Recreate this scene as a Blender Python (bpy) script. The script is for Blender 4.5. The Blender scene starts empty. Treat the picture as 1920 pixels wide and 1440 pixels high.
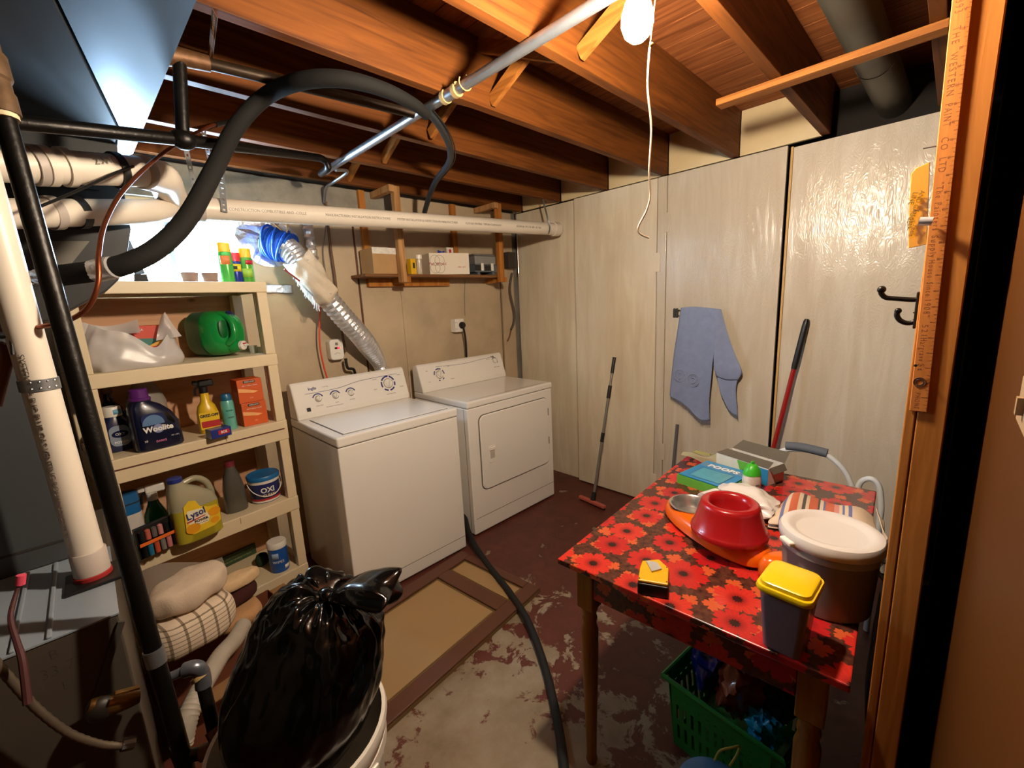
import bpy, bmesh, math, random
from mathutils import Vector, Matrix, noise
random.seed(7)
sc = bpy.context.scene
COL = sc.collection
PI = math.pi
R = math.radians
# ------------------------------------------------------------------ camera
CH = 1.5
FPX = 807.87
_yaw, _pit, _roll = R(44.377), R(10.758), R(-2.760)
_f = Vector((math.sin(_yaw)*math.cos(_pit), math.cos(_yaw)*math.cos(_pit), -math.sin(_pit)))
_r = Vector((math.cos(_yaw), -math.sin(_yaw), 0)); _u = _r.cross(_f)
_r2 = math.cos(_roll)*_r + math.sin(_roll)*_u
_u2 = -math.sin(_roll)*_r + math.cos(_roll)*_u
CAM = Vector((0, 0, CH))
cd = bpy.data.cameras.new('camera'); cam = bpy.data.objects.new('camera', cd); COL.objects.link(cam)
cd.sensor_fit = 'HORIZONTAL'; cd.sensor_width = 36; cd.lens = FPX/1920*36; cd.clip_start = .02
cam.matrix_world = Matrix(((_r2.x, _u2.x, -_f.x, 0), (_r2.y, _u2.y, -_f.y, 0), (_r2.z, _u2.z, -_f.z, CH), (0, 0, 0, 1)))
sc.camera = cam
# ------------------------------------------------------------------ world, exposure
sc.view_settings.view_transform = 'Standard'; sc.view_settings.look = 'None'
sc.view_settings.gamma = 1; sc.view_settings.use_curve_mapping = False
sc.view_settings.exposure = 0.7
BULB_W = 250.0
SKY = 100.0
w = bpy.data.worlds.new('overcast_sky'); sc.world = w; w.use_nodes = True
w.node_tree.nodes['Background'].inputs[0].default_value = (.50, .74, 1, 1)
w.node_tree.nodes['Background'].inputs[1].default_value = SKY
sc.cycles.max_bounces = 8; sc.cycles.diffuse_bounces = 5; sc.cycles.sample_clamp_indirect = 4
sc.cycles.caustics_reflective = False; sc.cycles.caustics_refractive = False
# ------------------------------------------------------------------ pixel rays of the measured camera -> points on room planes
def ray(x, y): return _f + _r2*((x-960)/FPX) - _u2*((y-720)/FPX)
def atx(x, y, v): d = ray(x, y); return CAM + d*(v/d.x)
def aty(x, y, v): d = ray(x, y); return CAM + d*(v/d.y)
def atz(x, y, v): d = ray(x, y); return CAM + d*((v-CH)/d.z)
def att(x, y, t): return CAM + ray(x, y)*t
def atv(x, y, P): d = ray(x, y); return CAM + d*(math.hypot(P[0], P[1])/math.hypot(d.x, d.y))
def span(P, x1, x2, y): return (Vector(P)-CAM).length*(ray(x1, y).normalized()-ray(x2, y).normalized()).length
# ------------------------------------------------------------------ materials
def lin(h):
    if isinstance(h, str):
        h = h.lstrip('#'); c = [int(h[i:i+2], 16)/255 for i in (0, 2, 4)]
        return tuple((v/12.92 if v <= .04045 else ((v+.055)/1.055)**2.4) for v in c)
    return tuple(h)
def nt(name):
    m = bpy.data.materials.new(name); m.use_nodes = True; t = m.node_tree
    return m, t, t.nodes['Principled BSDF']
def N(t, typ, **kw):
    n = t.nodes.new(typ)
    for k, v in kw.items():
        if k.startswith('i_'): n.inputs[k[2:].replace('_', ' ')].default_value = v
        elif k.startswith('n'): n.inputs[int(k[1:])].default_value = v
        else: setattr(n, k, v)
    return n
def mp(t, scale=(1, 1, 1), coord='Object'):
    tc = N(t, 'ShaderNodeTexCoord'); m = N(t, 'ShaderNodeMapping'); m.inputs['Scale'].default_value = scale
    t.links.new(tc.outputs[coord], m.inputs[0]); return m.outputs[0]
def ramp(t, src, stops):
    r = N(t, 'ShaderNodeValToRGB'); cr = r.color_ramp
    while len(cr.elements) < len(stops): cr.elements.new(.5)
    for e, (p, c) in zip(cr.elements, stops): e.position = p; e.color = (*c, 1) if len(c) == 3 else c
    t.links.new(src, r.inputs[0]); return r.outputs[0]
def mul(c, k): return tuple(min(1, v*k) for v in c)
def M(name, col, rough=.5, metal=0, var=.10, scale=12, stretch=(1, 1, 1), bump=0, bscale=60, coat=0, trans=0, sss=0, spec=.5):
    m, t, b = nt(name); c = lin(col)
    v = mp(t, stretch)
    n = N(t, 'ShaderNodeTexNoise', i_Scale=scale, i_Detail=5.0, i_Roughness=.6); t.links.new(v, n.inputs['Vector'])
    t.links.new(ramp(t, n.outputs[0], [(.25, mul(c, 1-var)), (.75, mul(c, 1+var))]), b.inputs['Base Color'])
    b.inputs['Roughness'].default_value = rough; b.inputs['Metallic'].default_value = metal
    b.inputs['Coat Weight'].default_value = coat; b.inputs['Transmission Weight'].default_value = trans
    b.inputs['Specular IOR Level'].default_value = spec
    if sss: b.inputs['Subsurface Weight'].default_value = sss; b.inputs['Subsurface Radius'].default_value = (.02, .015, .01)
    if bump:
        n2 = N(t, 'ShaderNodeTexNoise', i_Scale=bscale, i_Detail=4.0); t.links.new(v, n2.inputs['Vector'])
        bp = N(t, 'ShaderNodeBump', i_Strength=bump, i_Distance=.004); t.links.new(n2.outputs[0], bp.inputs['Height']); t.links.new(bp.outputs[0], b.inputs['Normal'])
    return m
def wood(name, col, dark, axis=0, rough=.6, scale=9, contrast=1.0, knots=True):
    m, t, b = nt(name); c, d = lin(col), lin(dark)
    st = [11, 11, 11]; st[axis] = .7
    v = mp(t, st)
    n = N(t, 'ShaderNodeTexNoise', i_Scale=scale*.35, i_Detail=6.0, i_Distortion=1.2); t.links.new(v, n.inputs['Vector'])
    base = ramp(t, n.outputs[0], [(.3, d), (.5, tuple((a*.45+e*.55) for a, e in zip(d, c))), (.72, c)])
    if knots:
        s2 = [1.6, 1.6, 1.6]; s2[axis] = .9
        v2 = mp(t, s2); vo = N(t, 'ShaderNodeTexVoronoi', i_Scale=3.2); t.links.new(v2, vo.inputs['Vector'])
        k = ramp(t, vo.outputs['Distance'], [(.035, (1, 1, 1)), (.075, (0, 0, 0))])
        mx = N(t, 'ShaderNodeMix', data_type='RGBA'); t.links.new(k, mx.inputs[0]); t.links.new(base, mx.inputs[6]); mx.inputs[7].default_value = (*mul(d, .45), 1)
        base = mx.outputs[2]
    t.links.new(base, b.inputs['Base Color']); b.inputs['Roughness'].default_value = rough; b.inputs['Specular IOR Level'].default_value = .2
    bp = N(t, 'ShaderNodeBump', i_Strength=.25, i_Distance=.003); t.links.new(n.outputs[0], bp.inputs['Height']); t.links.new(bp.outputs[0], b.inputs['Normal'])
    return m
def plywood(name, light, dark, rough=.33):
    m, t, b = nt(name)
    v = mp(t, (4.5, 4.5, .55))
    n = N(t, 'ShaderNodeTexNoise', i_Scale=2.6, i_Detail=6.0, i_Roughness=.62, i_Distortion=.6); t.links.new(v, n.inputs['Vector'])
    col = ramp(t, n.outputs[0], [(.28, lin(dark)), (.5, tuple((a+e)/2 for a, e in zip(lin(dark), lin(light)))), (.66, lin(light))])
    v3 = mp(t, (1, 1, 1)); n3 = N(t, 'ShaderNodeTexNoise', i_Scale=1.4, i_Detail=3.0); t.links.new(v3, n3.inputs['Vector'])
    mx = N(t, 'ShaderNodeMix', data_type='RGBA', blend_type='MULTIPLY'); mx.inputs[0].default_value = 1
    t.links.new(col, mx.inputs[6]); t.links.new(ramp(t, n3.outputs[0], [(.3, (.86, .85, .84)), (.7, (1, 1, 1))]), mx.inputs[7])
    t.links.new(mx.outputs[2], b.inputs['Base Color'])
    v2 = mp(t, (5, 5, 1.6)); wv = N(t, 'ShaderNodeTexNoise', i_Scale=4.5, i_Detail=2.0, i_Distortion=2.2); t.links.new(v2, wv.inputs['Vector'])
    ms = N(t, 'ShaderNodeMath', operation='MULTIPLY'); ms.inputs[1].default_value = 6.0; t.links.new(wv.outputs[0], ms.inputs[0])
    fr = N(t, 'ShaderNodeMath', operation='PINGPONG'); fr.inputs[1].default_value = .5; t.links.new(ms.outputs[0], fr.inputs[0])
    bp = N(t, 'ShaderNodeBump', i_Strength=.35, i_Distance=.0022); t.links.new(fr.outputs[0], bp.inputs['Height']); t.links.new(bp.outputs[0], b.inputs['Normal'])
    b.inputs['Roughness'].default_value = rough
    return m
def glassy(name, col, rough=.08, mixt=.5, tint=None):
    # thin clear / frosted plastic: part transparent, part body colour, with a gloss
    m, t, b = nt(name); out = t.nodes['Material Output']
    b.inputs['Base Color'].default_value = (*lin(col), 1); b.inputs['Roughness'].default_value = rough
    tr = N(t, 'ShaderNodeBsdfTransparent'); tr.inputs[0].default_value = (*(lin(tint) if tint else (1, 1, 1)), 1)
    mx = N(t, 'ShaderNodeMixShader'); mx.inputs[0].default_value = mixt
    t.links.new(b.outputs[0], mx.inputs[1]); t.links.new(tr.outputs[0], mx.inputs[2]); t.links.new(mx.outputs[0], out.inputs[0])
    return m
def emit(name, col, s):
    m, t, b = nt(name); b.inputs['Base Color'].default_value = (*lin(col), 1)
    b.inputs['Emission Color'].default_value = (*lin(col), 1); b.inputs['Emission Strength'].default_value = s; return m
# ------------------------------------------------------------------ object plumbing
MW = {}
def base_name(n): return n
def thing(name, label, cat, loc=(0, 0, 0), rz=0, group=None, mat4=None):
    o = bpy.data.objects.new(name, None); COL.objects.link(o); o.empty_display_size = .05
    m = mat4 if mat4 is not None else Matrix.Translation(Vector(loc)) @ Matrix.Rotation(rz, 4, 'Z')
    o.matrix_world = m; MW[o.name] = m.copy()
    tag(o, label, cat, group); return o
def tag(o, label=None, cat=None, group=None, kind=None):
    if label: o['label'] = label
    if cat: o['category'] = cat
    if group: o['group'] = group
    if kind: o['kind'] = kind
    return o
def obj(name, bm, mat, parent=None, label=None, world=False, smooth=False, bevel=0, seg=2, subsurf=0, solid=0, keep=False):
    me = bpy.data.meshes.new(name)
    off = None
    if parent is not None and world: bm.transform(MW[parent.name].inverted())
    if parent is None and not keep:
        xs = [v.co for v in bm.verts]
        mn = Vector([min(c[i] for c in xs) for i in range(3)]); mxx = Vector([max(c[i] for c in xs) for i in range(3)])
        off = Vector(((mn.x+mxx.x)/2, (mn.y+mxx.y)/2, mn.z)); bm.transform(Matrix.Translation(-off))
    bmesh.ops.recalc_face_normals(bm, faces=bm.faces)
    bm.to_mesh(me); bm.free()
    if smooth:
        for p in me.polygons: p.use_smooth = True
    if mat: me.materials.append(mat)
    o = bpy.data.objects.new(name, me); COL.objects.link(o)
    if parent is not None: o.parent = parent; MW[o.name] = MW[parent.name]
    else:
        o.location = off if off is not None else (0, 0, 0); MW[o.name] = Matrix.Translation(off) if off is not None else Matrix()
    if solid: s = o.modifiers.new('thickness', 'SOLIDIFY'); s.thickness = solid; s.offset = 0
    if bevel: b = o.modifiers.new('bevel', 'BEVEL'); b.width = bevel; b.segments = seg; b.limit_method = 'ANGLE'; b.angle_limit = R(35); b.harden_normals = False
    if subsurf: s = o.modifiers.new('subd', 'SUBSURF'); s.levels = subsurf; s.render_levels = subsurf
    if smooth and (bevel or not subsurf):
        try: me.set_sharp_from_angle(angle=R(40))
        except Exception: pass
    if label: o['label'] = label
    return o
def struct(name, bm, mat, **k):
    o = obj(name, bm, mat, keep=True, **k); o['kind'] = 'structure'; return o
def BM(): return bmesh.new()
def box(x0, x1, y0, y1, z0, z1, bm=None, mat4=None):
    bm = bm or BM()
    vs = [bm.verts.new((x, y, z)) for x in (x0, x1) for y in (y0, y1) for z in (z0, z1)]
    for f in ((0, 1, 3, 2), (4, 6, 7, 5), (0, 4, 5, 1), (2, 3, 7, 6), (0, 2, 6, 4), (1, 5, 7, 3)): bm.faces.new([vs[i] for i in f])
    if mat4 is not None:
        for v in vs: v.co = mat4 @ v.co
    return bm
def beam(a, b, wid, thk, bm=None, up=(0, 0, 1)):
    # rectangular stick from a to b; wid across, thk along 'up'
    a, b, up = Vector(a), Vector(b), Vector(up); d = (b-a).normalized(); s = d.cross(up).normalized(); n = s.cross(d)
    bm = bm or BM(); vs = []
    for p in (a, b):
        for i, j in ((-1, -1), (1, -1), (1, 1), (-1, 1)): vs.append(bm.verts.new(p + s*(i*wid/2) + n*(j*thk/2)))
    for k in range(4): bm.faces.new([vs[k], vs[(k+1) % 4], vs[4+(k+1) % 4], vs[4+k]])
    bm.faces.new(vs[3::-1]); bm.faces.new(vs[4:]); return bm
def prism(pts, d, bm=None):
    # polygon pts (3D) extruded by vector d
    bm = bm or BM(); d = Vector(d); a = [bm.verts.new(p) for p in pts]; b = [bm.verts.new(Vector(p)+d) for p in pts]
    n = len(pts); bm.faces.new(a[::-1]); bm.faces.new(b)
    for i in range(n): bm.faces.new([a[i], a[(i+1) % n], b[(i+1) % n], b[i]])
    return bm
def loft(rings, bm=None, cap=True, closed=True):
    bm = bm or BM(); R_ = [[bm.verts.new(p) for p in r] for r in rings]; n = len(rings[0])
    for a, b in zip(R_, R_[1:]):
        for i in range(n if closed else n-1): bm.faces.new([a[i], a[(i+1) % n], b[(i+1) % n], b[i]])
    if cap and closed: bm.faces.new(R_[0][::-1]); bm.faces.new(R_[-1])
    return bm
def lathe(prof, seg=28, bm=None, cap=True, c=(0, 0, 0), axis=None):
    # prof: (r, z); axis: optional 4x4
    rings = []
    for r, z in prof:
        ring = [Vector((c[0]+max(r, .0002)*math.cos(2*PI*i/seg), c[1]+max(r, .0002)*math.sin(2*PI*i/seg), c[2]+z)) for i in range(seg)]
        if axis is not None: ring = [axis @ v for v in ring]
        rings.append(ring)
    return loft(rings, bm, cap)
def sup(cx, cy, z, a, b, e=2.0, n=28):
    out = []
    for i in range(n):
        t = 2*PI*i/n; ct, st = math.cos(t), math.sin(t)
        out.append(Vector((cx+a*math.copysign(abs(ct)**(2/e), ct), cy+b*math.copysign(abs(st)**(2/e), st), z)))
    return out
def sloft(secs, n=28, bm=None):
    # secs: (z, half width, half depth, exponent, cx, cy)
    return loft([sup(*( (s[4] if len(s) > 4 else 0), (s[5] if len(s) > 5 else 0), s[0], s[1], s[2], s[3], n)) for s in secs], bm)
def crom(pts, k):
    pts = [Vector(p) for p in pts]; out = []
    for i in range(len(pts)-1):
        p0 = pts[max(i-1, 0)]; p1, p2 = pts[i], pts[i+1]; p3 = pts[min(i+2, len(pts)-1)]
        for j in range(k):
            t = j/k; out.append(.5*((2*p1)+(p2-p0)*t+(2*p0-5*p1+4*p2-p3)*t*t+(3*p1-p0-3*p2+p3)*t**3))
    out.append(pts[-1]); return out
def tube(pts, r, seg=10, k=0, bm=None, cap=True, rfun=None, closed=False):
    P = crom(pts, k) if k else [Vector(p) for p in pts]
    rings = []; d0 = (P[1]-P[0]).normalized(); up = Vector((0, 0, 1)) if abs(d0.z) < .9 else Vector((1, 0, 0)); s = d0.cross(up).normalized()
    for i, p in enumerate(P):
        d = (P[min(i+1, len(P)-1)]-P[max(i-1, 0)]).normalized(); s = (s - d*s.dot(d)).normalized(); n = d.cross(s)
        rr = rfun(i/(len(P)-1), i) if rfun else r
        rings.append([p + s*(rr*math.cos(2*PI*j/seg)) + n*(rr*math.sin(2*PI*j/seg)) for j in range(seg)])
    return loft(rings, bm, cap)
def ball(c, r, bm=None, seg=16, sq=(1, 1, 1)):
    bm = bm or BM(); m = Matrix.Translation(Vector(c)) @ Matrix.Diagonal((r*sq[0], r*sq[1], r*sq[2], 1))
    bmesh.ops.create_uvsphere(bm, u_segments=seg, v_segments=max(6, seg//2), radius=1, matrix=m); return bm
def grid(rows, bm=None):
    bm = bm or BM(); V_ = [[bm.verts.new(p) for p in r] for r in rows]
    for a, b in zip(V_, V_[1:]):
        for i in range(len(a)-1): bm.faces.new([a[i], a[i+1], b[i+1], b[i]])
    return bm
def dense(rows, ku, kv):
    rows = [crom(r, ku) for r in rows]; cols = [crom([r[i] for r in rows], kv) for i in range(len(rows[0]))]
    return [[cols[i][j] for i in range(len(cols))] for j in range(len(cols[0]))]
def frame4(o, xd, zd):
    # matrix with local x along xd, local z along zd (orthogonalised), origin o
    z = Vector(zd).normalized(); x = Vector(xd); x = (x - z*x.dot(z)).normalized(); y = z.cross(x)
    m = Matrix.Identity(4)
    for i in range(3): m[i][0], m[i][1], m[i][2], m[i][3] = x[i], y[i], z[i], o[i]
    return m
def text(name, s, size, mat, parent, m4, wrap=0, ext=.0004, align='CENTER', sx=1.0, bold=0, world=False, space=1.0, squash=1.0):
    # flat lettering; wrap = radius of the cylinder it goes round (local -y faces out)
    cu = bpy.data.curves.new(name, 'FONT'); cu.body = s; cu.size = size; cu.align_x = align; cu.align_y = 'CENTER'
    cu.extrude = ext; cu.offset = bold; cu.space_character = space; cu.resolution_u = 2
    tmp = bpy.data.objects.new('tmp_text', cu); COL.objects.link(tmp)
    dg = bpy.context.evaluated_depsgraph_get(); me = bpy.data.meshes.new_from_object(tmp.evaluated_get(dg))
    bpy.data.objects.remove(tmp); bpy.data.curves.remove(cu)
    bm = BM(); bm.from_mesh(me); bpy.data.meshes.remove(me)
    for v in bm.verts:
        v.co.x *= sx; v.co.y *= squash
        if wrap:
            a = v.co.x/wrap; rr = wrap+v.co.z+.0005
            v.co = Vector((rr*math.sin(a), -rr*math.cos(a), v.co.y))
    bm.transform(m4)
    if parent is not None and world: bm.transform(MW[parent.name].inverted())
    return obj(name, bm, mat, parent, keep=True)
def facing(o, xd=(1, 0, 0), out=(0, -1, 0)):
    # text frame: letters run along xd, face out
    return frame4(Vector(o), xd, out)
def carve(o, cutter):
    # cut the cutter shape out of a part (the cutter itself is thrown away)
    me = bpy.data.meshes.new('cut'); bmesh.ops.recalc_face_normals(cutter, faces=cutter.faces); cutter.to_mesh(me); cutter.free()
    c = bpy.data.objects.new('cut', me); COL.objects.link(c); c.matrix_world = MW[o.name]
    m = o.modifiers.new('cut', 'BOOLEAN'); m.operation = 'DIFFERENCE'; m.object = c; m.solver = 'EXACT'
    bpy.context.view_layer.update()
    new = bpy.data.meshes.new_from_object(o.evaluated_get(bpy.context.evaluated_depsgraph_get()))
    o.modifiers.clear(); old = o.data; o.data = new; bpy.data.objects.remove(c); bpy.data.meshes.remove(old)
    for p in new.polygons: p.use_smooth = True
    try: new.set_sharp_from_angle(angle=R(38))
    except Exception: pass
# ------------------------------------------------------------------ shared materials
joistM = wood('joist_wood', '#784418', '#4c270c', 0, .62, 9)
joistYM = wood('board_wood', '#a86c30', '#7c4719', 1, .6, 9)
subM = wood('subfloor_wood', '#a9673a', '#6f3c1c', 1, .65, 9)
pineM = wood('pine_lumber', '#c07f3c', '#96581f', 2, .55, 8)
paleM = wood('pale_lumber', '#c89a68', '#94673c', 2, .6, 8)
darkwoodM = wood('old_stained_wood', '#6b3c1e', '#3c1f10', 0, .7, 8, knots=False)
plyM = plywood('painted_plywood', '#d8cebd', '#c6b8a1', .23)
ply2M = plywood('painted_plywood_tan', '#e8dec8', '#d8c8ae', .36)
infM = M('infill_paint', '#dcc79c', .6, var=.06, scale=6)
blackM = M('black_iron', '#14110f', .38, .55, .3, 30, bump=.25, bscale=90)
galvM = M('galvanised_steel', '#a4a9b0', .34, .85, .15, 25, bump=.1)
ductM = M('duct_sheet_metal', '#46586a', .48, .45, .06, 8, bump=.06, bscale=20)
darkductM = M('dark_sheet_metal', '#3a3b3c', .5, .4, .12, 8, bump=.08, bscale=25)
pvcM = M('white_pvc', '#e0d6c8', .38, var=.03)
pvcG = M('grey_pvc_collar', '#b9aea6', .45, var=.05)
whiteM = M('white_enamel', '#e6e2dc', .22, var=.015, scale=4, coat=.4)
whiteP = M('white_plastic', '#e4dfd6', .35, var=.02)
blackP = M('black_plastic', '#151414', .4, var=.1)
rubM = M('black_rubber', '#0b0b0b', .7, var=.2, bump=.15)
foilM = M('crinkled_foil', '#d9d9dc', .30, .75, .15, 30, bump=1.0, bscale=45)
copM = M('copper', '#82452a', .38, .8, .2, 30)
brassM = M('brass', '#a67c3c', .35, .85, .2)
brownM = M('brown_paint', '#5a3122', .55, var=.15)
chrM = M('chrome', '#c8c8c8', .15, 1, .03)
inkM = M('printed_ink', '#2a2622', .7, var=0)
greyInk = M('grey_ink', '#77716a', .7, var=0)
blueInk = M('navy_print', '#2b3170', .5, var=0)
redInk = M('red_print', '#b32226', .55, var=0)
whiteInk = M('white_print', '#e6e4e0', .55, var=0)
# ------------------------------------------------------------------ room shell
def floor_mat():
    m, t, b = nt('worn_painted_concrete'); v = mp(t)
    def noi(s, d, r=.65, dist=0): n = N(t, 'ShaderNodeTexNoise', i_Scale=s, i_Detail=d, i_Roughness=r, i_Distortion=dist); t.links.new(v, n.inputs['Vector']); return n.outputs[0]
    big = noi(1.7, 2.0); fine = noi(9, 9.0, .7, .4); tiny = noi(55, 4.0)
    sx = N(t, 'ShaderNodeSeparateXYZ'); t.links.new(v, sx.inputs[0])
    # the paint has survived towards the far right wall and under the table, worn through on the walkway
    d = N(t, 'ShaderNodeVectorMath', operation='DISTANCE'); d.inputs[1].default_value = (.80, 1.02, 0); t.links.new(v, d.inputs[0])
    mr = N(t, 'ShaderNodeMapRange'); mr.inputs['From Min'].default_value = .12; mr.inputs['From Max'].default_value = 1.0; mr.inputs['To Min'].default_value = -.105; mr.inputs['To Max'].default_value = .085
    t.links.new(d.outputs['Value'], mr.inputs[0])
    def ma(op, a, bb):
        n = N(t, 'ShaderNodeMath', operation=op)
        for i, q in enumerate((a, bb)):
            if isinstance(q, (int, float)): n.inputs[i].default_value = q
            else: t.links.new(q, n.inputs[i])
        return n.outputs[0]
    s = ma('ADD', ma('ADD', ma('MULTIPLY', big, .35), ma('MULTIPLY', fine, .65)), mr.outputs[0])
    mask = ramp(t, s, [(.462, (0, 0, 0)), (.485, (1, 1, 1))])
    paint = ramp(t, fine, [(.3, lin('#44201a')), (.7, lin('#643026'))])
    conc = ramp(t, noi(5, 6.0), [(.3, lin('#786a54')), (.5, lin('#8d7f6a')), (.75, lin('#9f9483'))])
    mx = N(t, 'ShaderNodeMix', data_type='RGBA'); t.links.new(mask, mx.inputs[0]); t.links.new(conc, mx.inputs[6]); t.links.new(paint, mx.inputs[7])
    sp = ramp(t, tiny, [(.70, (0, 0, 0)), (.74, (1, 1, 1))])
    mx2 = N(t, 'ShaderNodeMix', data_type='RGBA'); t.links.new(ma('MULTIPLY', sp, .6), mx2.inputs[0]); t.links.new(mx.outputs[2], mx2.inputs[6]); mx2.inputs[7].default_value = (*lin('#b9b3ab'), 1)
    t.links.new(mx2.outputs[2], b.inputs['Base Color']); b.inputs['Roughness'].default_value = .5
    bp = N(t, 'ShaderNodeBump', i_Strength=.3, i_Distance=.003); t.links.new(s, bp.inputs['Height']); t.links.new(bp.outputs[0], b.inputs['Normal'])
    return m
struct('floor', box(-1.6, 3.0, -1.6, 3.1, -.1, 0), floor_mat())
concM = M('bare_concrete', '#77726a', .9, var=.3, scale=5, bump=.5, bscale=30)
backM = M('stained_wall_paint', '#b8a488', .75, var=.2, scale=2.6, bump=.12, bscale=14)
WX0, WX1, WZ0, WZ1 = .16, .70, 1.655, 2.03
bm = box(-1.6, WX0, 2.74, 2.80, 0, 2.235); box(WX1, 3.0, 2.74, 2.80, 0, 2.235, bm); box(WX0, WX1, 2.74, 2.80, 0, WZ0, bm); box(WX0, WX1, 2.74, 2.80, WZ1, 2.235, bm)
box(-1.7, 3.0, 2.742, 2.80, 2.235, 2.56, bm)
wb = struct('wall_back', bm, concM)
gx = aty(672, 520, 2.72).x
bm = BM()
for (x0, x1, z0, z1) in ((-1.6, WX0, 0, 2.05), (WX0, WX1, 0, WZ0), (WX1, gx-.008, 0, 2.06)): box(x0, x1, 2.72, 2.738, z0, z1, bm)
obj('wall_panel', bm, backM, wb)
for (x0, x1) in ((gx+.008, 1.62), (1.6225, 2.74)): obj('wall_panel', box(x0, x1, 2.72, 2.738, 0, 2.235), backM, wb, bevel=.001)
obj('gap_strip', box(gx-.014, gx+.012, 2.728, 2.739, 0, 2.2), brownM, wb)
for z0, z1 in ((WZ1, WZ1+.03),):
    obj('head_trim', box(WX0-.04, 1.1, 2.700, 2.7195, z0, z1), infM, wb, bevel=.003)
bandM = M('smeared_mortar', '#8b8478', .9, var=.35, scale=7, bump=.5)
obj('mortar_band', box(-1.6, 1.62, 2.708, 2.7395, 2.07, 2.235), bandM, wb, bevel=.004)
# right wall: closet fronts of painted plywood
wr = struct('wall_right', box(2.9, 3.0, -1.6, 3.0, 0, 2.47), M('dark_closet_back', '#1d1712', .9))
WR = 2.75
def py_(px, y=600): return atx(px, y, WR).y
y1 = atx(1084, 600, 2.78).y; y2, y3, y4, y5 = py_(1229.5), py_(1247), py_(1457), py_(1462)
obj('wall_panel', box(2.80, 2.82, y1+.012, 2.72, .0, 2.235), ply2M, wr, bevel=.002)
obj('stile', box(WR, 2.775, y3+.0035, y2-.0035, .005, 2.23), plyM, wr, bevel=.002)
obj('corner_post', box(2.775, 2.82, y1-.02, y1+.01, 0, 2.235), ply2M, wr)
def closet(n, ya, yb, z0, z1, mat, x=WR, rot=0):
    d = struct('door_%d' % n, box(x, x+.02, ya, yb, z0, z1), mat); return d
d1 = closet(1, y2+.002, y1-.003, .012, 2.228, ply2M)
d2 = closet(2, y4+.004, y3-.003, .012, 2.228, plyM)
d3 = closet(3, .075, y5-.012, .02, 2.212, plyM)
obj('edge_strip', box(2.742, 2.77, y5-.011, y5-.001, .02, 2.215), M('raw_edge_paint', '#c8a060', .6), wr)
for zz in (1.95, .42):
    obj('hinge', box(2.7455, 2.75, y3-.018, y3+.03, zz-.06, zz+.06), plyM, d2, bevel=.0015)
    obj('hinge', box(2.744, 2.7485, y2-.026, y2+.02, zz-.3, zz-.18), ply2M, d1, bevel=.0015)
# near wall beside the camera and the walls behind it
brownwall = M('varnished_brown_wall', '#442406', .6, var=.12, scale=3, stretch=(1, 1, .3), spec=.08)
wn = struct('wall_near', box(.12, 3.0, -.16, -.058, 0, 2.47), brownwall)
behindM = M('plain_wall', '#6a5740', .8)
struct('wall_light_blocker', box(1.0405, 2.74, -.011, .027, 0, 2.47), M('blocker_brown', '#3a2210', .7, spec=.15))  # unseen panel added behind the stud to keep bulb light off the near wall
struct('wall_side', box(.02, .12, -1.6, -.058, 0, 2.47), behindM)
struct('wall_front', box(-1.6, .12, -1.7, -1.6, 0, 2.47), behindM)
struct('wall_left', box(-1.7, -1.6, -1.7, 3.0, 0, 2.47), behindM)
# window
win = struct('window_1', BM() if False else box(WX0-.0, WX1, 2.765, 2.795, WZ0-.0, WZ0+.035), whiteP)
fr = box(WX0, WX0+.03, 2.765, 2.795, WZ0+.035, WZ1); box(WX1-.03, WX1, 2.765, 2.795, WZ0+.035, WZ1, fr); box(WX0+.03, WX1-.03, 2.765, 2.795, WZ1-.03, WZ1, fr)
obj('window_frame', fr, whiteP, win)
mx_ = aty(327, 500, 2.78).x
obj('muntin', box(mx_-.011, mx_+.011, 2.768, 2.792, WZ0+.035, WZ1-.03), M('weathered_sash', '#9fb0bd', .6), win)
glass = glassy('window_glass', '#dfeaf0', .02, .93)
obj('pane', box(WX0+.03, mx_-.011, 2.778, 2.782, WZ0+.035, WZ1-.03), glass, win)
obj('pane', box(mx_+.011, WX1-.03, 2.778, 2.782, WZ0+.035, WZ1-.03), glass, win)
obj('sill', box(WX0-.02, WX1+.02, 2.715, 2.80, WZ0-.02, WZ0+.004), M('sill_paint', '#a9b2b8', .6), win)
pl = bpy.data.lights.new('window_portal', 'AREA'); pl.shape = 'RECTANGLE'; pl.size = WX1-WX0; pl.size_y = WZ1-WZ0; pl.cycles.is_portal = True
po = bpy.data.objects.new('window_portal', pl); COL.objects.link(po); po.location = ((WX0+WX1)/2, 2.82, (WZ0+WZ1)/2); po.rotation_euler = (R(-90), 0, 0)
# ceiling: subfloor boards on joists that run along x
ceil = struct('ceiling', box(-1.7, 3.0, -1.7, 3.0, 2.492, 2.55), darkwoodM)
JB, JT = 2.235, 2.47
bx = -1.6; i = 0
while bx < 2.98:
    wd = .138; obj('subfloor_board', box(bx, bx+wd-.004, -1.6, 2.98, 2.47, 2.49), subM, ceil); bx += wd
JY = [-1.155, -.74, -.325, .09, .503, .921, 1.335, 1.77, 2.19, 2.60]
for y in JY:
    obj('joist', box(-1.6, 2.755, y, y+.038, JB, JT-.001), joistM, ceil, bevel=.002)
for ya, yb in zip(JY[4:], JY[5:]+[2.74]):
    obj('infill_panel', box(2.765, 2.785, ya+.039, min(yb, 2.72)-.001, JB+.004, JT-.001), infM, wr)
for ya in JY[3:-1]:          # herringbone bridging between the joists
    a, b_ = ya+.04, ya+.413
    for x, z0, z1 in ((1.22, JB+.03, JT-.03), (1.27, JT-.03, JB+.03)):
        obj('bridging', beam((x, a, z0), (x, b_, z1), .045, .02, up=(1, 0, 0)), joistYM, ceil)
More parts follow.
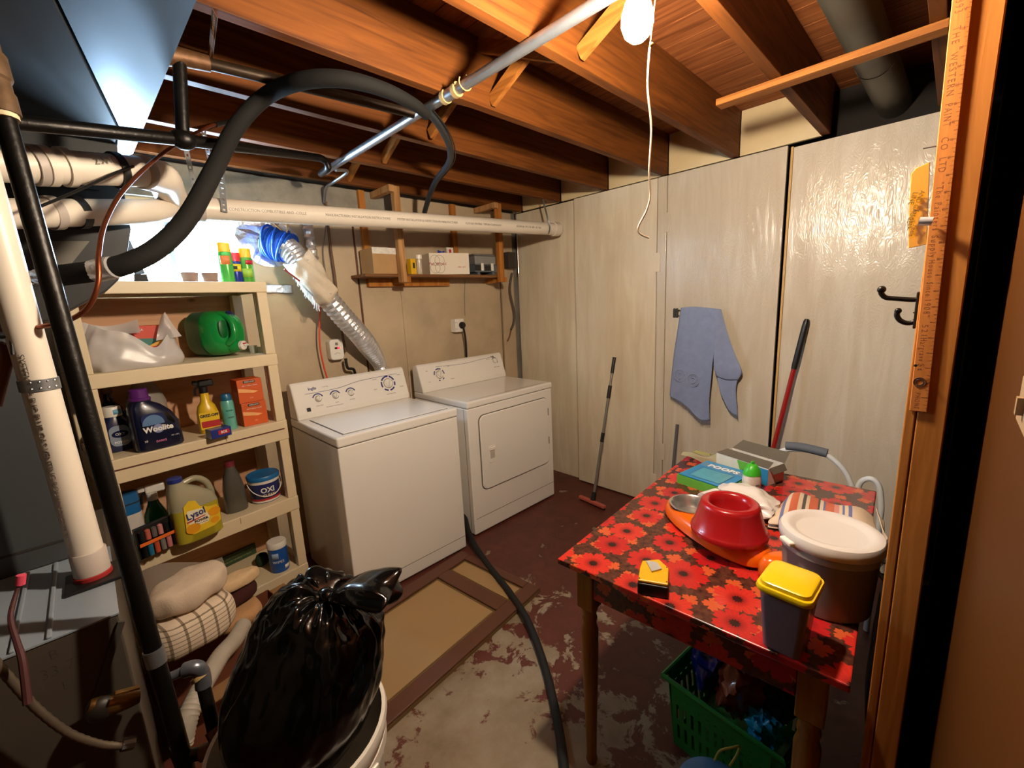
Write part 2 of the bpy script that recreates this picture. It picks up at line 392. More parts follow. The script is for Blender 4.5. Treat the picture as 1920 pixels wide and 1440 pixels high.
# stud beside the camera: two boards nailed together
st = thing('wall_stud', 'rough orange pine stud at the right edge, carrying the yardstick', 'stud', (1.02, .017, 0))
obj('board', box(1.0, 1.04, .0255, .040, 0, 2.47), pineM, st, world=True, bevel=.002)
obj('board', box(.9999, 1.04, -.012, .0245, 0, 2.47), pineM, st, world=True, bevel=.002)
st2 = tag(obj('wall_stud', box(2.62, 2.66, .025, .07, 2.0, 2.47), pineM), 'short far stud above the closet top, behind the yardstick', 'stud')
nb = obj('nailing_board', box(1.885, 1.945, .085, .725, 2.210, 2.2335), joistYM, bevel=.003)
tag(nb, 'loose narrow board nailed under the joists near the right stud, one end free', 'board')
# ------------------------------------------------------------------ the bulb
BP = att(1195, 40, .8625)
lamp = thing('ceiling_bulb', 'bare glowing bulb in a porcelain socket between the joists', 'lamp', (BP.x, BP.y, BP.z-.06))
bm = lathe([(.002, -.036), (.014, -.034), (.025, -.024), (.0315, -.006), (.031, .010), (.025, .030), (.017, .046), (.0135, .062)], 24, c=BP)
bulbM = emit('lit_bulb_glass', (1.0, .82, .61), 0)
bulbM.node_tree.nodes['Principled BSDF'].inputs['Emission Strength'].default_value = BULB_W*5.4
obj('bulb', bm, bulbM, lamp, world=True, smooth=True)
bm = lathe([(.0138, .058), (.017, .06), (.022, .075), (.034, .09), (.045, .13), (.055, .15), (.055, .17)], 24, c=BP)
obj('socket', bm, M('porcelain', '#d8d2c4', .3), lamp, world=True, smooth=True)
bz = 2.405
obj('stem', lathe([(.012, .1702), (.012, 2.4045-BP.z)], 14, c=BP), M('stem_white', '#c9c2b4', .4), lamp, world=True, smooth=True)
obj('mount_board', box(BP.x-.08, BP.x+.08, BP.y-.5+.38-.25, BP.y+.14, bz, bz+.02) if False else box(BP.x-.07, BP.x+.07, .5415, .9205, bz+.0005, bz+.02), darkwoodM, lamp, world=True)
# pull chain and cord
c0 = Vector((BP.x+.028, BP.y-.028, BP.z+.075)); pts = [c0] + [att(x, y, t) for x, y, t in ((1222, 60, .855), (1218, 90, .86), (1214, 160, .862), (1221, 240, .864), (1217, 320, .864), (1219, 365, .865), (1212, 395, .866), (1197, 425, .868), (1200, 438, .868), (1217, 446, .868))]
cord = thing('pull_cord', 'off-white pull cord with a curled end hanging under the bulb', 'cord', pts[-2])
obj('cord', tube(pts[2:], .0022, 6, 6), M('cord_cotton', '#e8dcc0', .8), cord, world=True, smooth=True)
obj('chain', tube(pts[:3], .0012, 6, 3), brassM, cord, world=True)
obj('bead', ball(att(1222, 84, .86), .0045), brassM, cord, world=True, smooth=True)
# ------------------------------------------------------------------ ducts, furnace
def T(o, label, cat, group=None): return tag(o, label, cat, group)
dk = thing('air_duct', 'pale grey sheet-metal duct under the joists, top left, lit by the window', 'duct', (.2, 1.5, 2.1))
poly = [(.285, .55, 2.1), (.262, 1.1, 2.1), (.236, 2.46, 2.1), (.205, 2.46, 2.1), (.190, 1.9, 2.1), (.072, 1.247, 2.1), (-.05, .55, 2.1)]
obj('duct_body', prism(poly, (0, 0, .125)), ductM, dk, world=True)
obj('seam_flange', box(.0, .277, .86, .885, 2.093, 2.0995), ductM, dk, world=True)
blk = M('shade_black_metal', '#191918', .7, .2, .15)  # near-black colour stands for the unlit corner; its block covers the lit joists
pd = thing('supply_plenum', 'big sheet-metal plenum, coloured black for shade, filling the upper left corner', 'plenum', (-.5, 1.5, 2.09))
poly = [(-1.5, .3, 2.09), (-.115, .3, 2.09), (-.055, .6, 2.09), (.066, 1.247, 2.09), (.185, 1.9, 2.09), (.185, 2.6, 2.09), (-1.5, 2.6, 2.09)]
obj('upper_box', prism(poly, (0, 0, .14)), blk, pd, world=True)
yp = 2.05
pts = [aty(x, y, yp) for x, y in ((0, 236), (215, 245), (222, 300), (246, 430), (238, 480), (222, 525), (200, 545), (112, 592), (60, 610), (0, 625))]
pts = [Vector((-1.2, yp, 2.089)), Vector((pts[1].x, yp, 2.089))] + pts[2:] + [Vector((-1.2, yp, pts[-1].z))]
obj('lower_box', prism(pts, (0, .185, 0)), darkductM, pd, world=True, bevel=.004)
obj('cleat', box(-1.0, .12, yp-.012, yp-.0005, 1.93, 1.955), darkductM, pd, world=True)
pts = [aty(x, y, yp-.004) for x, y in ((85, 452), (168, 452), (120, 512), (105, 520))]
obj('bulb_light_patch', prism(pts, (0, .003, 0)), M('bulb_light_tone', '#6d6a63', .5, .5), pd, world=True)  # paler metal tone stands in for bulb light falling on the plenum
fu = thing('furnace', 'dark grey furnace cabinet with a pale low top, lower left', 'furnace', (-.5, 1.4, 0))
obj('lower_cabinet', box(-1.5, -.045, 1.213, 1.98, 0, .874), M('cabinet_brown_grey', '#4a423a', .55, .1, .1), fu, world=True, bevel=.004)
topM = M('bluish_white_enamel', '#8f9ba8', .3, .1, .05)
obj('top_sheet', box(-1.5, -.043, 1.211, 1.61, .8745, .878), topM, fu, world=True)
for px in ((97, 1150), (30, 1190)):
    p = atz(*px, .878); obj('seam_rib', box(p.x-.004, p.x+.004, 1.215, 1.6, .8782, .884), topM, fu, world=True, bevel=.002)
obj('upper_cabinet', box(-1.5, -.115, 1.612, 1.98, .8745, 1.55), M('furnace_grey', '#4a4d50', .42, .3, .06), fu, world=True, bevel=.006)
obj('panel_seam', box(-1.4, -.12, 1.6105, 1.6118, .93, .936), inkM, fu, world=True)
for s, x, y, sz in (('B', 100, 1228, .030), ('33 77', 118, 1252, .034), ('E', 124, 1285, .030)):
    text('handwriting', s, sz, inkM, fu, facing(aty(x, y, 1.2128)), sx=.85, world=True, ext=.0001, bold=-.0012)
obj('front_bar', beam(aty(228, 1165, 1.209), aty(180, 1310, 1.209), .012, .006, up=(0, 1, 0)), M('bar_grey', '#3d3833', .6), fu, world=True)
# ------------------------------------------------------------------ pvc pipes
VX, VY = -.078, 1.43
pv = thing('vent_pipe', 'vertical white plastic flue pipe standing on the furnace top', 'pipe', (VX, VY, .876))
obj('pipe', tube([(VX, VY, .888), (VX-.023, VY+.023, 2.0885)], .031, 24), pvcM, pv, world=True, smooth=True)
obj('base_plate', box(VX-.05, VX+.055, VY-.058, VY+.05, .8785, .8865), blackP, pv, world=True, bevel=.002)
obj('gasket', lathe([(.036, .0087), (.036, .018), (.0325, .02), (.0325, .0087)], 24, c=(VX, VY, .878)), M('red_primer', '#a02a2a', .5), pv, world=True, smooth=True)
obj('coupling', lathe([(.034, .02), (.034, .075), (.0325, .077)], 24, c=(VX, VY, .878)), pvcG, pv, world=True, smooth=True)
sp_ = att(62, 716, 1.03)
obj('strap', lathe([(.0325, -.012), (.0335, -.012), (.0335, .014), (.0325, .014)], 24, c=(VX-.009, VY+.009, sp_.z)), galvM, pv, world=True, smooth=True)
for dz in (-.005, .009):
    for a in (-1.9, -1.5, -1.1, -.7): obj('rivet', ball((VX-.009+.0335*math.cos(a), VY+.009+.0335*math.sin(a), sp_.z+dz), .0025, seg=8), chrM, pv, world=True)
text('pipe_print', 'SYSTEM 636 PVC FLUE GAS VENTING ROUTE 65  SCH 40', .016, greyInk, pv, Matrix.Translation((VX-.008, VY+.008, 1.22)) @ Matrix.Rotation(R(-30), 4, 'Z') @ Matrix.Translation((0, -.0318, 0)) @ facing((0, 0, 0), (0, 0, -1), (0, -1, 0)), world=True, sx=1.1)
# long drain run to the right wall
A, B = aty(330, 388, 2.22), Vector((2.735, 2.2, atx(1047, 430, 2.735).z))
d_ = (B-A).normalized()
lp = thing('long_pipe', 'long white plastic pipe strung across the room to the right wall', 'pipe', A)
obj('pipe', tube([A, B], .0445, 28), pvcM, lp, world=True, smooth=True)
obj('end_collar', tube([B-d_*.075, B-d_*.012], .0515, 28), pvcM, lp, world=True, smooth=True)
obj('end_ring', tube([B-d_*.012, B-d_*.004], .047, 28), M('purple_primer', '#7d6a86', .5), lp, world=True, smooth=True)
obj('inlet_collar', tube([A-d_*.03, A+d_*.09], .053, 28), pvcG, lp, world=True, smooth=True)
nrm = Vector((-.25, -1, -.12)); nrm = (nrm - d_*nrm.dot(d_)).normalized()
for k, s in enumerate(('CONSTRUCTION COMBUSTIBLE AND -COLLE', 'MANUFACTURERS INSTALLATION INSTRUCTIONS', 'SYSTEM INSTALLATION & INSPECTION BY MANUFACTURER', 'FLUE GAS VENTING  TYPE BH CLASS IIA 65 C', 'SYSTEM 636  PVC 3 IN  XFR  ULC S636')):
    c = A + d_*(.33+.42*k); text('pipe_print', s, .017, greyInk, lp, frame4(c+nrm*.0448, d_, nrm), world=True, sx=.9)
# fittings on the left: two stubs and a double elbow
fit = thing('pipe_manifold', 'pair of white plastic pipes with elbows in front of the dark plenum', 'pipe', (.0, 1.85, 1.9))
u0, u1 = aty(-60, 303, 1.72), aty(265, 322, 1.86); e1, e2 = aty(306, 335, 1.97), aty(318, 362, 2.12)
obj('upper_pipe', tube([u0, u1], .0445, 24), pvcM, fit, world=True, smooth=True)
obj('upper_elbow', tube([u1, u1.lerp(e1, .6), e1, e2, A+d_*.0], .052, 24, 5), pvcM, fit, world=True, smooth=True)
l0, l1 = aty(-60, 402, 1.80), aty(280, 396, 2.03)
obj('lower_pipe', tube([l0, l1, A-d_*.02], .040, 24, 4), pvcM, fit, world=True, smooth=True)
dd = (u1-u0).normalized()
for f in (.30, .36, .47, .80): obj('collar', tube([u0.lerp(u1, f), u0.lerp(u1, f+.05)], .0515, 24), pvcM if f in (.36, .47) else blackP if f == .80 else pvcG, fit, world=True, smooth=True)
for f in (.36, .50): obj('collar', tube([l0.lerp(l1, f), l0.lerp(l1, f+.05)], .0475, 24), pvcG if f < .4 else blackP, fit, world=True, smooth=True)
text('pipe_print', '3 IN  2.W', .026, greyInk, fit, frame4(u0.lerp(u1, .66)+Vector((-.1, -1, .15)).normalized()*.0448, dd, (-.1, -1, .15)), world=True)
for (x0, yy0, x1_, yy1) in ((215, 350, 190, 378), (70, 388, 240, 330)):
    pass
for nm_, p_, q_, r_ in (('upper_run', u0, u1, .0445), ('lower_run', l0, l1, .040)):
    e_ = p_ - (q_-p_).normalized()*1.1; obj(nm_, tube([e_, p_], r_, 24), pvcM, fit, world=True, smooth=True)
wire = tube([aty(68, 390, 1.66), aty(140, 360, 1.7), aty(215, 325, 1.76), aty(250, 312, 1.8)], .004, 6, 6)
T(obj('thin_wire', wire, blackP, smooth=True), 'thin dark wire sagging across the two white plastic pipes', 'wire')
# ------------------------------------------------------------------ iron, copper and insulated lines
gp = thing('gas_pipe', 'thick vertical black iron pipe close to the camera on the left', 'pipe', (-.03, 1.1, .5))
G0, G1 = att(-6, 170, .80), att(348, 1436, .955)
def gl(f): return G0.lerp(G1, f)
obj('pipe', tube([gl(.03), gl(.60)], .0160, 16), blackM, gp, world=True, smooth=True)
obj('pipe', tube([gl(.60), gl(1.02)], .0160, 16), blackM, gp, world=True, smooth=True)
obj('union_fitting', tube([gl(-.12), gl(-.05), gl(-.045), gl(-.015), gl(-.012), gl(.0), gl(.004), gl(.03)], .02, 12, rfun=lambda f, i: (.021, .021, .026, .026, .022, .022, .0245, .0245)[i]), M('rusty_fitting', '#5d4630', .6, .4, .3, 40, bump=.4), gp, world=True, smooth=True)
obj('thread_tape', tube([gl(.03), gl(.036)], .0205, 12), M('ptfe_tape', '#cbbd9a', .7), gp, world=True, smooth=True)
obj('band', tube([gl(.80), gl(.825)], .0182, 16), galvM, gp, world=True, smooth=True)
# horizontal black pipe below the plenum and up to the joists
K0, K1 = atz(336, 106, 2.208), atz(775, 213, 2.208)
H0, H1, H2 = aty(-40, 222, K0.y-.06), aty(343, 262, K0.y), atz(600, 296, 2.208)
hp = thing('iron_pipe', 'black iron pipe running level under the plenum with a riser to the joists', 'pipe', H1)
obj('pipe', tube([H0, H1, H2], .0165, 14), blackM, hp, world=True, smooth=True)
V0 = Vector((H1.x, H1.y, H1.z)); V1 = Vector((K0.x, K0.y, K0.z))
obj('riser', tube([V0, V1], .0165, 14), blackM, hp, world=True, smooth=True)
obj('tee', ball(V0, .027, sq=(1.2, 1, 1)), blackM, hp, world=True, smooth=True)
rustM = M('rusty_tee', '#6a4a30', .5, .5, .3, 40, bump=.4)
obj('rusty_tee', tube([K0+Vector((-.05, 0, -.01)), K0, K0.lerp(K1, .1)], .024, 14, rfun=lambda f, i: (.027, .024, .021)[i]), rustM, hp, world=True, smooth=True)
obj('joist_run', tube([K0.lerp(K1, .08), K1], .0165, 14), M('brown_iron', '#3a2d22', .4, .6, .2, 30), hp, world=True, smooth=True)
obj('elbow', tube([H2, H2+Vector((.035, .02, -.005)), H2+Vector((.045, .03, -.03)), Vector((1.0, 2.345, 2.19))], .016, 12, 4), blackM, hp, world=True, smooth=True)
# galvanised conduit under the joists
GZ = JB-.0175
gv = thing('steel_pipe', 'grey galvanised pipe crossing under the joists diagonally in view', 'pipe', (1.04, 1.2, GZ))
obj('pipe', tube([(1.04, 2.375, GZ), (1.04, 1.33, GZ)], .0165, 18), galvM, gv, world=True, smooth=True)
obj('pipe', tube([(1.04, 1.26, GZ), (1.04, -.05, GZ)], .0165, 18), galvM, gv, world=True, smooth=True)
tanM = M('tan_hemp_tape', '#b89a66', .8)
obj('coupling', tube([(1.04, 1.33, GZ), (1.04, 1.26, GZ)], .020, 16, cap=True), galvM, gv, world=True, smooth=True)
for yy in (1.255, 1.318): obj('joint_ring', tube([(1.04, yy+.018, GZ), (1.04, yy, GZ)], .0235, 16), tanM, gv, world=True, smooth=True)
obj('end_cap', tube([(1.04, 2.38, GZ), (1.04, 2.36, GZ)], .019, 16), galvM, gv, world=True, smooth=True)
obj('branch', tube([(1.06, 2.30, GZ-.01), aty(652, 322, 2.36), aty(625, 342, 2.5), aty(612, 352, 2.62), aty(608, 380, 2.69)], .008, 8, 5), galvM, gv, world=True, smooth=True)
# wires round the pipe
for t_ in (.02,):
    p = Vector((1.04, 1.21, GZ)); wv = [p+Vector((0, .0, .017))+Vector((.024*math.sin(a), .006*a/3, .022*math.cos(a)-.012)) for a in [i*.45 for i in range(13)]]
    T(obj('tie_wire', tube(wv, .0022, 6, 2), tanM, smooth=True), 'thin tan wire looped round the galvanised pipe', 'wire')
def attc(p, t, zm):
    d = ray(*p); return CAM+d*min(t, (zm-CH)/d.z if d.z > 0 else t)
# insulated black line
hz = [((110, 517), 1.0), ((150, 512), 1.0), ((190, 506), 1.0), ((245, 492), 1.02), ((300, 462), 1.06), ((352, 408), 1.12), ((398, 325), 1.2), ((442, 240), 1.32), ((495, 183), 1.42), ((560, 153), 1.52), ((640, 148), 1.60), ((720, 168), 1.64), ((775, 195), 1.67), ((800, 215), 1.72)]
hs = [attc(p, t, 2.165) for p, t in hz]
ih = thing('insulated_hose', 'fat black foam-insulated hose arching from the left up to the joists', 'hose', hs[0])
obj('foam_sleeve', tube(hs, .026, 18, 6, rfun=lambda f, i: .0235 if f < .75 else .0235-.006*(f-.75)/.25), M('black_foam', '#121110', .85, var=.15, bump=.2, spec=.25), ih, world=True, smooth=True)
obj('foil_tape', tube([att(176, 509, 1.0), att(195, 505, 1.0), att(213, 501, 1.0)], .0268, 18, 2, rfun=lambda f, i: .0245+.0008*(i % 2)), foilM, ih, world=True, smooth=True)
fp = [att(-40, 523, 1.0)+Vector((-.9, .35, .0)), att(-40, 523, 1.0)+Vector((-.45, .15, .0))]+[att(x, y, 1.0) for x, y in ((-40, 523), (0, 522), (40, 521), (80, 519), (112, 517))]
obj('foil_wrap', tube(fp, .017, 14, 8, rfun=lambda f, i: .0155+.0022*math.sin(i*1.7)), foilM, ih, world=True, smooth=True)
dn = [((800, 205), 1.72), ((826, 238), 1.9), ((843, 275), 2.1), ((842, 305), 2.25), ((818, 338), 2.45), ((806, 365), 2.58), ((796, 398), 2.75)]
ds = [attc(p, t, 2.195) for p, t in dn]
bh = thing('black_hose', 'slim black hose dropping from the joists behind the hanging shelf', 'hose', ds[-1])
obj('hose', tube(ds, .0155, 12, 6), M('blue_black_rubber', '#20262c', .45), bh, world=True, smooth=True)
obj('wire', tube([p+Vector((.02, -.01, 0)) for p in ds[:5]], .003, 6, 6), blackP, bh, world=True)
# copper line
cz = [((425, 230), 1.62), ((395, 236), 1.55), ((345, 262), 1.42), ((292, 298), 1.28), ((232, 356), 1.14), ((198, 415), 1.04), ((185, 475), .965), ((184, 530), .95), ((166, 575), .95), ((128, 601), .95), ((80, 612), .95), ((40, 617), .97), ((-30, 620), .99)]
cp = thing('copper_tube', 'bent copper tube curving down in front of the white pipes', 'pipe', att(184, 530, .95))
obj('tube', tube([att(*p, t) for p, t in cz], .0052, 10, 6), copM, cp, world=True, smooth=True)
obj('black_sleeve', tube([att(440, 226, 1.66), att(404, 234, 1.57)], .0085, 10), blackP, cp, world=True, smooth=True)
# perforated straps
def strap(name, P, Q, wdt, label, m=galvM):
    P, Q = Vector(P), Vector(Q); L = (Q-P).length; n = max(2, int(L/.02)); d = (Q-P)/n; s = d.cross(Vector((.3, -1, 0))).normalized()*wdt/2; bm = BM()
    for i in range(n):
        a = P+d*i; b = a+d; c = (a+b)/2; o = [a-s, a+s, b+s, b-s]; h = [c+(q-c)*.42 for q in o]
        O = [bm.verts.new(q) for q in o]; I = [bm.verts.new(q) for q in h]
        for k in range(4): bm.faces.new([O[k], O[(k+1) % 4], I[(k+1) % 4], I[k]])
    bmesh.ops.remove_doubles(bm, verts=bm.verts, dist=.0004)
    return T(obj(name, bm, m, solid=.0012), label, 'strap', 'perforated hanger straps')
strap('hanger_strap', aty(345, 262, 2.05), aty(365, 352, 2.1), .018, 'blue-lit perforated steel strap, left one, hanging beside the black hose')
strap('hanger_strap', aty(380, 240, 2.2), aty(400, 330, 2.2), .018, 'dark perforated steel strap hanging just left of the black hose')
strap('hanger_strap', aty(408, 262, 2.18), aty(421, 398, 2.17), .024, 'perforated steel strap holding up the long white pipe')
strap('hanger_strap', aty(403, 25, 1.30), aty(394, 112, 1.80), .020, 'brown perforated strap at the rusty tee near the top', rustM)
T(obj('cable_clamp', tube([Vector((2.56, 2.2, GZ+.01)), Vector((2.54, 2.145, 2.1)), Vector((2.56, 2.14, 2.02)), Vector((2.60, 2.2, 1.99)), Vector((2.6, 2.25, 2.05))], .006, 8, 5), galvM, smooth=True), 'grey cable sling holding the long white pipe near the right wall', 'sling')
# round duct top right
rd = thing('round_duct', 'dull grey round duct between the joists, top right', 'duct', (2.2, .30, 2.33))
obj('duct', tube([(1.3, .315, 2.345), (2.35, .30, 2.345)], .062, 28), M('dull_duct', '#57554c', .5, .5, .1), rd, world=True, smooth=True)
obj('duct', tube([(2.33, .30, 2.345), (2.95, .285, 2.335)], .064, 28), M('dull_duct_b', '#5a584f', .5, .5, .1), rd, world=True, smooth=True)
# ------------------------------------------------------------------ hanging shelf on the back wall
HY = 2.50; xA = aty(748, 440, HY).x; xB = aty(936, 450, HY).x; SZ = 1.712
hsf = thing('hanging_shelf', 'wooden shelf hung from the joists by posts on the back wall', 'shelf', ((xA+xB)/2, 2.6, SZ-.03))
xl, xr = 1.27, 2.43
obj('shelf_board', box(xl, xr, HY+.021, 2.715, SZ-.018, SZ), wood('shelf_board_wood', '#8a5f3c', '#5e3c22', 0), hsf, world=True, bevel=.002)
for x, zt in ((xA, 2.234), (xB, 2.234)): obj('post', box(x-.021, x+.021, HY-.02, HY+.02, SZ-.055, zt), paleM if x == xA else pineM, hsf, world=True, bevel=.002)
for x in (xA-.13, xB-.28): obj('back_post', box(x-.02, x+.02, 2.68, 2.715, SZ+.001, 2.234), pineM, hsf, world=True, bevel=.002)
for x in (xA, xB):
    obj('cleat', box(x+.022, x+.05, HY-.015, 2.71, SZ-.055, SZ-.0185), pineM, hsf, world=True, bevel=.002)
obj('top_rail', box(xA-.06, xA-.022, HY-.03, 2.71, 2.195, 2.234), paleM, hsf, world=True, bevel=.002)
obj('top_rail', box(xB-.06, xB-.022, HY-.03, 2.71, 2.195, 2.234), paleM, hsf, world=True, bevel=.002)
obj('under_rail', box(xl+.1, xl+.75, 2.68, 2.715, SZ-.07, SZ-.0185), pineM, hsf, world=True, bevel=.002)
cardM = M('cardboard', '#b08a5c', .8, var=.1, scale=9); cardI = M('cardboard_inside', '#c9b79a', .8)
def open_box(bm, x0, x1, y0, y1, z0, z1, t=.003):
    box(x0, x1, y0, y1, z0, z0+t, bm); box(x0, x0+t, y0, y1, z0+t, z1, bm); box(x1-t, x1, y0, y1, z0+t, z1, bm); box(x0+t, x1-t, y0, y0+t, z0+t, z1, bm); box(x0+t, x1-t, y1-t, y1, z0+t, z1, bm); return bm
bxl = aty(698, 480, 2.53).x; 
cb = thing('carton', 'torn open brown carton behind the left post of the hanging shelf', 'box', (1.44, 2.6, SZ), .0)
obj('walls', open_box(BM(), bxl-1.44, xA+.02-1.44, -.07, .09, .0008, .155), cardM, cb)
fl = BM(); box(bxl-1.44, xA+.0-1.44, -.073, -.0705, .12, .158, fl); obj('torn_edge', fl, M('torn_white_paper', '#d9d5cc', .9, var=.2, scale=40), cb)
yb = thing('small_carton', 'small yellow carton right of the shelf post on the hanging shelf', 'box', (aty(773, 480, 2.55).x, 2.57, SZ), R(8))
obj('carton', box(-.022, .022, -.02, .02, .0008, .10), M('yellow_card', '#e2b31a', .5), yb, bevel=.001)
obj('print_mark', box(-.005, .012, -.0212, -.0205, .04, .075), inkM, yb)
tb = thing('clear_tube', 'clear plastic tube with a white cap beside the yellow carton', 'tube', (aty(783, 480, 2.56).x, 2.55, SZ))
obj('tube', lathe([(.018, .001), (.018, .10)], 18), glassy('clear_tube_plastic', '#d8cfc0', .1, .55), tb, smooth=True)
obj('cap', lathe([(.022, .1003), (.022, .125), (.02, .127)], 18), whiteP, tb, smooth=True)
wbx0, wbx1 = aty(790, 470, 2.62).x, aty(875, 470, 2.53).x
wm = thing('white_carton', 'long white carton with red print in the middle of the hanging shelf', 'box', ((wbx0+wbx1)/2+.02, 2.61, SZ), R(-14))
obj('carton', open_box(BM(), -.15, .15, -.09, .09, .0008, .145), M('white_card', '#e3d9c8', .7, var=.03), wm)
obj('flap', box(-.06, .15, -.088, .088, .1455, .148), M('white_card_b', '#d6cbb8', .7), wm)
for k in range(4): obj('printed_ring', lathe([(.034, 0), (.036, 0), (.036, .0006), (.034, .0006)], 24, cap=False, axis=facing((-.11+.035*(k % 2)+.0, -.0905, .045+.05*(k//2)), (1, 0, 0))), greyInk, wm)
text('lettering', 'Fun World', .028, redInk, wm, facing((-.09, -.0907, .072)))
text('lettering', 'ITEM   QTY', .012, redInk, wm, facing((.09, -.0907, .05)))
tc_ = thing('tool_case', 'grey plastic tool tray with a silver top at the right end of the hanging shelf', 'tray', (aty(905, 490, 2.56).x, 2.59, SZ), R(-4))
gyP = M('slate_plastic', '#56606a', .45)
obj('tray', box(-.105, .105, -.075, .08, .02, .075), gyP, tc_, bevel=.004)
for x in (-.07, .07): obj('foot', box(x-.012, x+.012, -.07, .07, .0008, .0195), gyP, tc_)
obj('insert', box(-.10, .10, -.07, .08, .0755, .14), M('grey_case', '#8d8f90', .3, .5), tc_, bevel=.006)
obj('silver_top', box(-.10, .10, -.06, .07, .1405, .155), galvM, tc_, bevel=.006)
for x in (-.04, .055): obj('latch', box(x-.012, x+.012, -.08, -.0755, .03, .085), whiteP, tc_, bevel=.002)
for x in (-.078, .012): obj('window_slot', box(x-.028, x+.028, -.0765, -.0753, .03, .07), blackP, tc_)
rag = thing('blue_rag', 'bright blue crumpled rag standing behind the white carton', 'rag', (aty(832, 432, 2.64).x, 2.69, SZ))
rr = [[Vector((-.03+.02*i+.006*math.sin(j), .008*math.sin(2.1*i+j), .001+.06*j+.006*math.cos(i*2))) for i in range(4)] for j in range(4)]
obj('cloth', grid(dense(rr, 4, 4)), M('royal_blue_cloth', '#1c3fae', .8), rag, smooth=True, solid=.002)
pk = thing('spray_pack', 'white packet with a red mark standing at the back of the hanging shelf', 'packet', (aty(845, 432, 2.66).x, 2.69, SZ))
obj('packet', box(-.03, .03, -.008, .008, .0008, .21), whiteP, pk, bevel=.003); obj('mark', box(-.012, .008, -.0092, -.0084, .165, .195), redInk, pk)
# ------------------------------------------------------------------ washer and dryer
def arc_band(r0, r1, a0, a1, n=14, h=.0008):
    pts = [Vector((r0*math.cos(a), r0*math.sin(a), 0)) for a in [a0+(a1-a0)*i/n for i in range(n+1)]] + [Vector((r1*math.cos(a), r1*math.sin(a), 0)) for a in [a1+(a0-a1)*i/n for i in range(n+1)]]
    return prism(pts, (0, 0, h))
def knob(parent, m4, r, name='knob'):
    k = lathe([(r, .0005), (r, .004), (r*.82, .008), (r*.78, .016), (r*.7, .018)], 24, axis=m4)
    o = obj(name, k, whiteP, parent, smooth=True)
    g = box(-r*.16, r*.16, -r*.95, r*.95, .0185, .026, mat4=m4 @ Matrix.Rotation(R(-20), 4, 'Z')); obj('grip', g, M('knob_grip', '#cfccc8', .35), o, bevel=.002)
    obj('skirt_ring', lathe([(r*1.02, .0003), (r*1.12, .0003), (r*1.12, .002), (r*1.02, .002)], 24, axis=m4), chrM, o, smooth=True)
    return o
seamM = M('shadow_seam', '#6d675f', .7)
def console(root, W, D, H, depth_front, top_back, hgt):
    # sloped backsplash: side profile in y,z
    y0 = depth_front
    prof = [(y0, H), (y0+.004, H+.03), (y0+.055, H+hgt-.012), (y0+.068, H+hgt), (D-.01, H+hgt-.012), (D, H+hgt-.03), (D, H)]
    o = obj('console', prism([(-W/2, y, z) for y, z in prof], (W, 0, 0)), whiteM, root, bevel=.008, seg=3)
    # face frame: origin in the middle of the sloping face
    a = Vector((0, y0+.004, H+.03)); b = Vector((0, y0+.055, H+hgt-.012)); up = (b-a).normalized(); out = Vector((1, 0, 0)).cross(up)
    m = frame4((a+b)/2 + out*.0006, (1, 0, 0), out)
    return o, m, (b-a).length
# washer: local x right, y to the back, origin front centre on the floor
WW, WD, WH = .715, .63, .905
wroot = thing('washing_machine', 'white top-loading washing machine with four control dials', 'washer', (1.127, 1.993, 0), R(0))
obj('cabinet', box(-WW/2, WW/2, 0, WD, .012, WH-.052), whiteM, wroot, bevel=.006)
obj('top_deck', box(-WW/2-.002, WW/2+.002, -.006, WD, WH-.0495, WH), whiteM, wroot, bevel=.010, seg=3)
obj('deck_seam', box(-WW/2+.003, WW/2-.003, .003, WD-.01, WH-.0525, WH-.049), seamM, wroot)
lid = obj('lid', box(-WW/2+.05, WW/2-.045, .035, WD-.165, WH+.0005, WH+.006), whiteM, wroot, bevel=.004, seg=3)
obj('lid_gap', box(-WW/2+.046, WW/2-.041, .031, WD-.161, WH+.0002, WH+.0012), seamM, wroot)
obj('kick_seam', box(-WW/2+.004, WW/2-.004, -.0008, .002, .088, .0905), seamM, wroot)
for sx in (-1, 1):
    for yy in (.04, WD-.04): obj('foot', lathe([(.022, 0), (.022, .0115)], 12, c=(sx*(WW/2-.05), yy, 0)), blackP, wroot)
cons, m4, fh = console(wroot, WW, WD, WH, WD-.125, 0, .205)
def fm(u, v, h=0): return m4 @ Matrix.Translation((u, v, h))
obj('swoosh_line', tube([fm(-.29, .026, .0003).translation, fm(-.10, .030, .0003).translation, fm(.05, .052, .0003).translation, fm(.30, .058, .0003).translation], .0011, 6, 8), blueInk, wroot)
text('lettering', 'Inglis', .022, blueInk, wroot, fm(-.245, .052), sx=1.05, bold=.0006)
text('lettering', 'heavy duty', .008, greyInk, wroot, fm(-.17, .052))
for u, lab in ((-.225, 'LOAD SIZE'), (-.125, 'TEMP'), (-.03, 'OPTIONS')):
    k = knob(wroot, fm(u, -.012), .017)
    obj('dial_mark', arc_band(.026, .034, R(10), R(165)).__class__ and (lambda b: (b.transform(fm(u, -.012)), b)[1])(arc_band(.026, .033, R(20), R(160))), blueInk, wroot)
    text('lettering', lab, .008, greyInk, wroot, fm(u, -.052))
knob(wroot, fm(.225, .005), .029, 'cycle_knob')
for a0, a1 in ((20, 70), (80, 150), (160, 205), (225, 260), (275, 320), (335, 365)):
    b = arc_band(.041, .051, R(a0), R(a1)); b.transform(fm(.225, .005)); obj('dial_mark', b, blueInk, wroot)
for u, v, s in ((.14, .045, 'Normal'), (.31, .05, 'Casual'), (.13, -.02, 'Rinse'), (.315, -.03, 'Delicate'), (.23, -.064, 'Soak  Drain & Spin')): text('lettering', s, .0085, greyInk, wroot, fm(u, v))
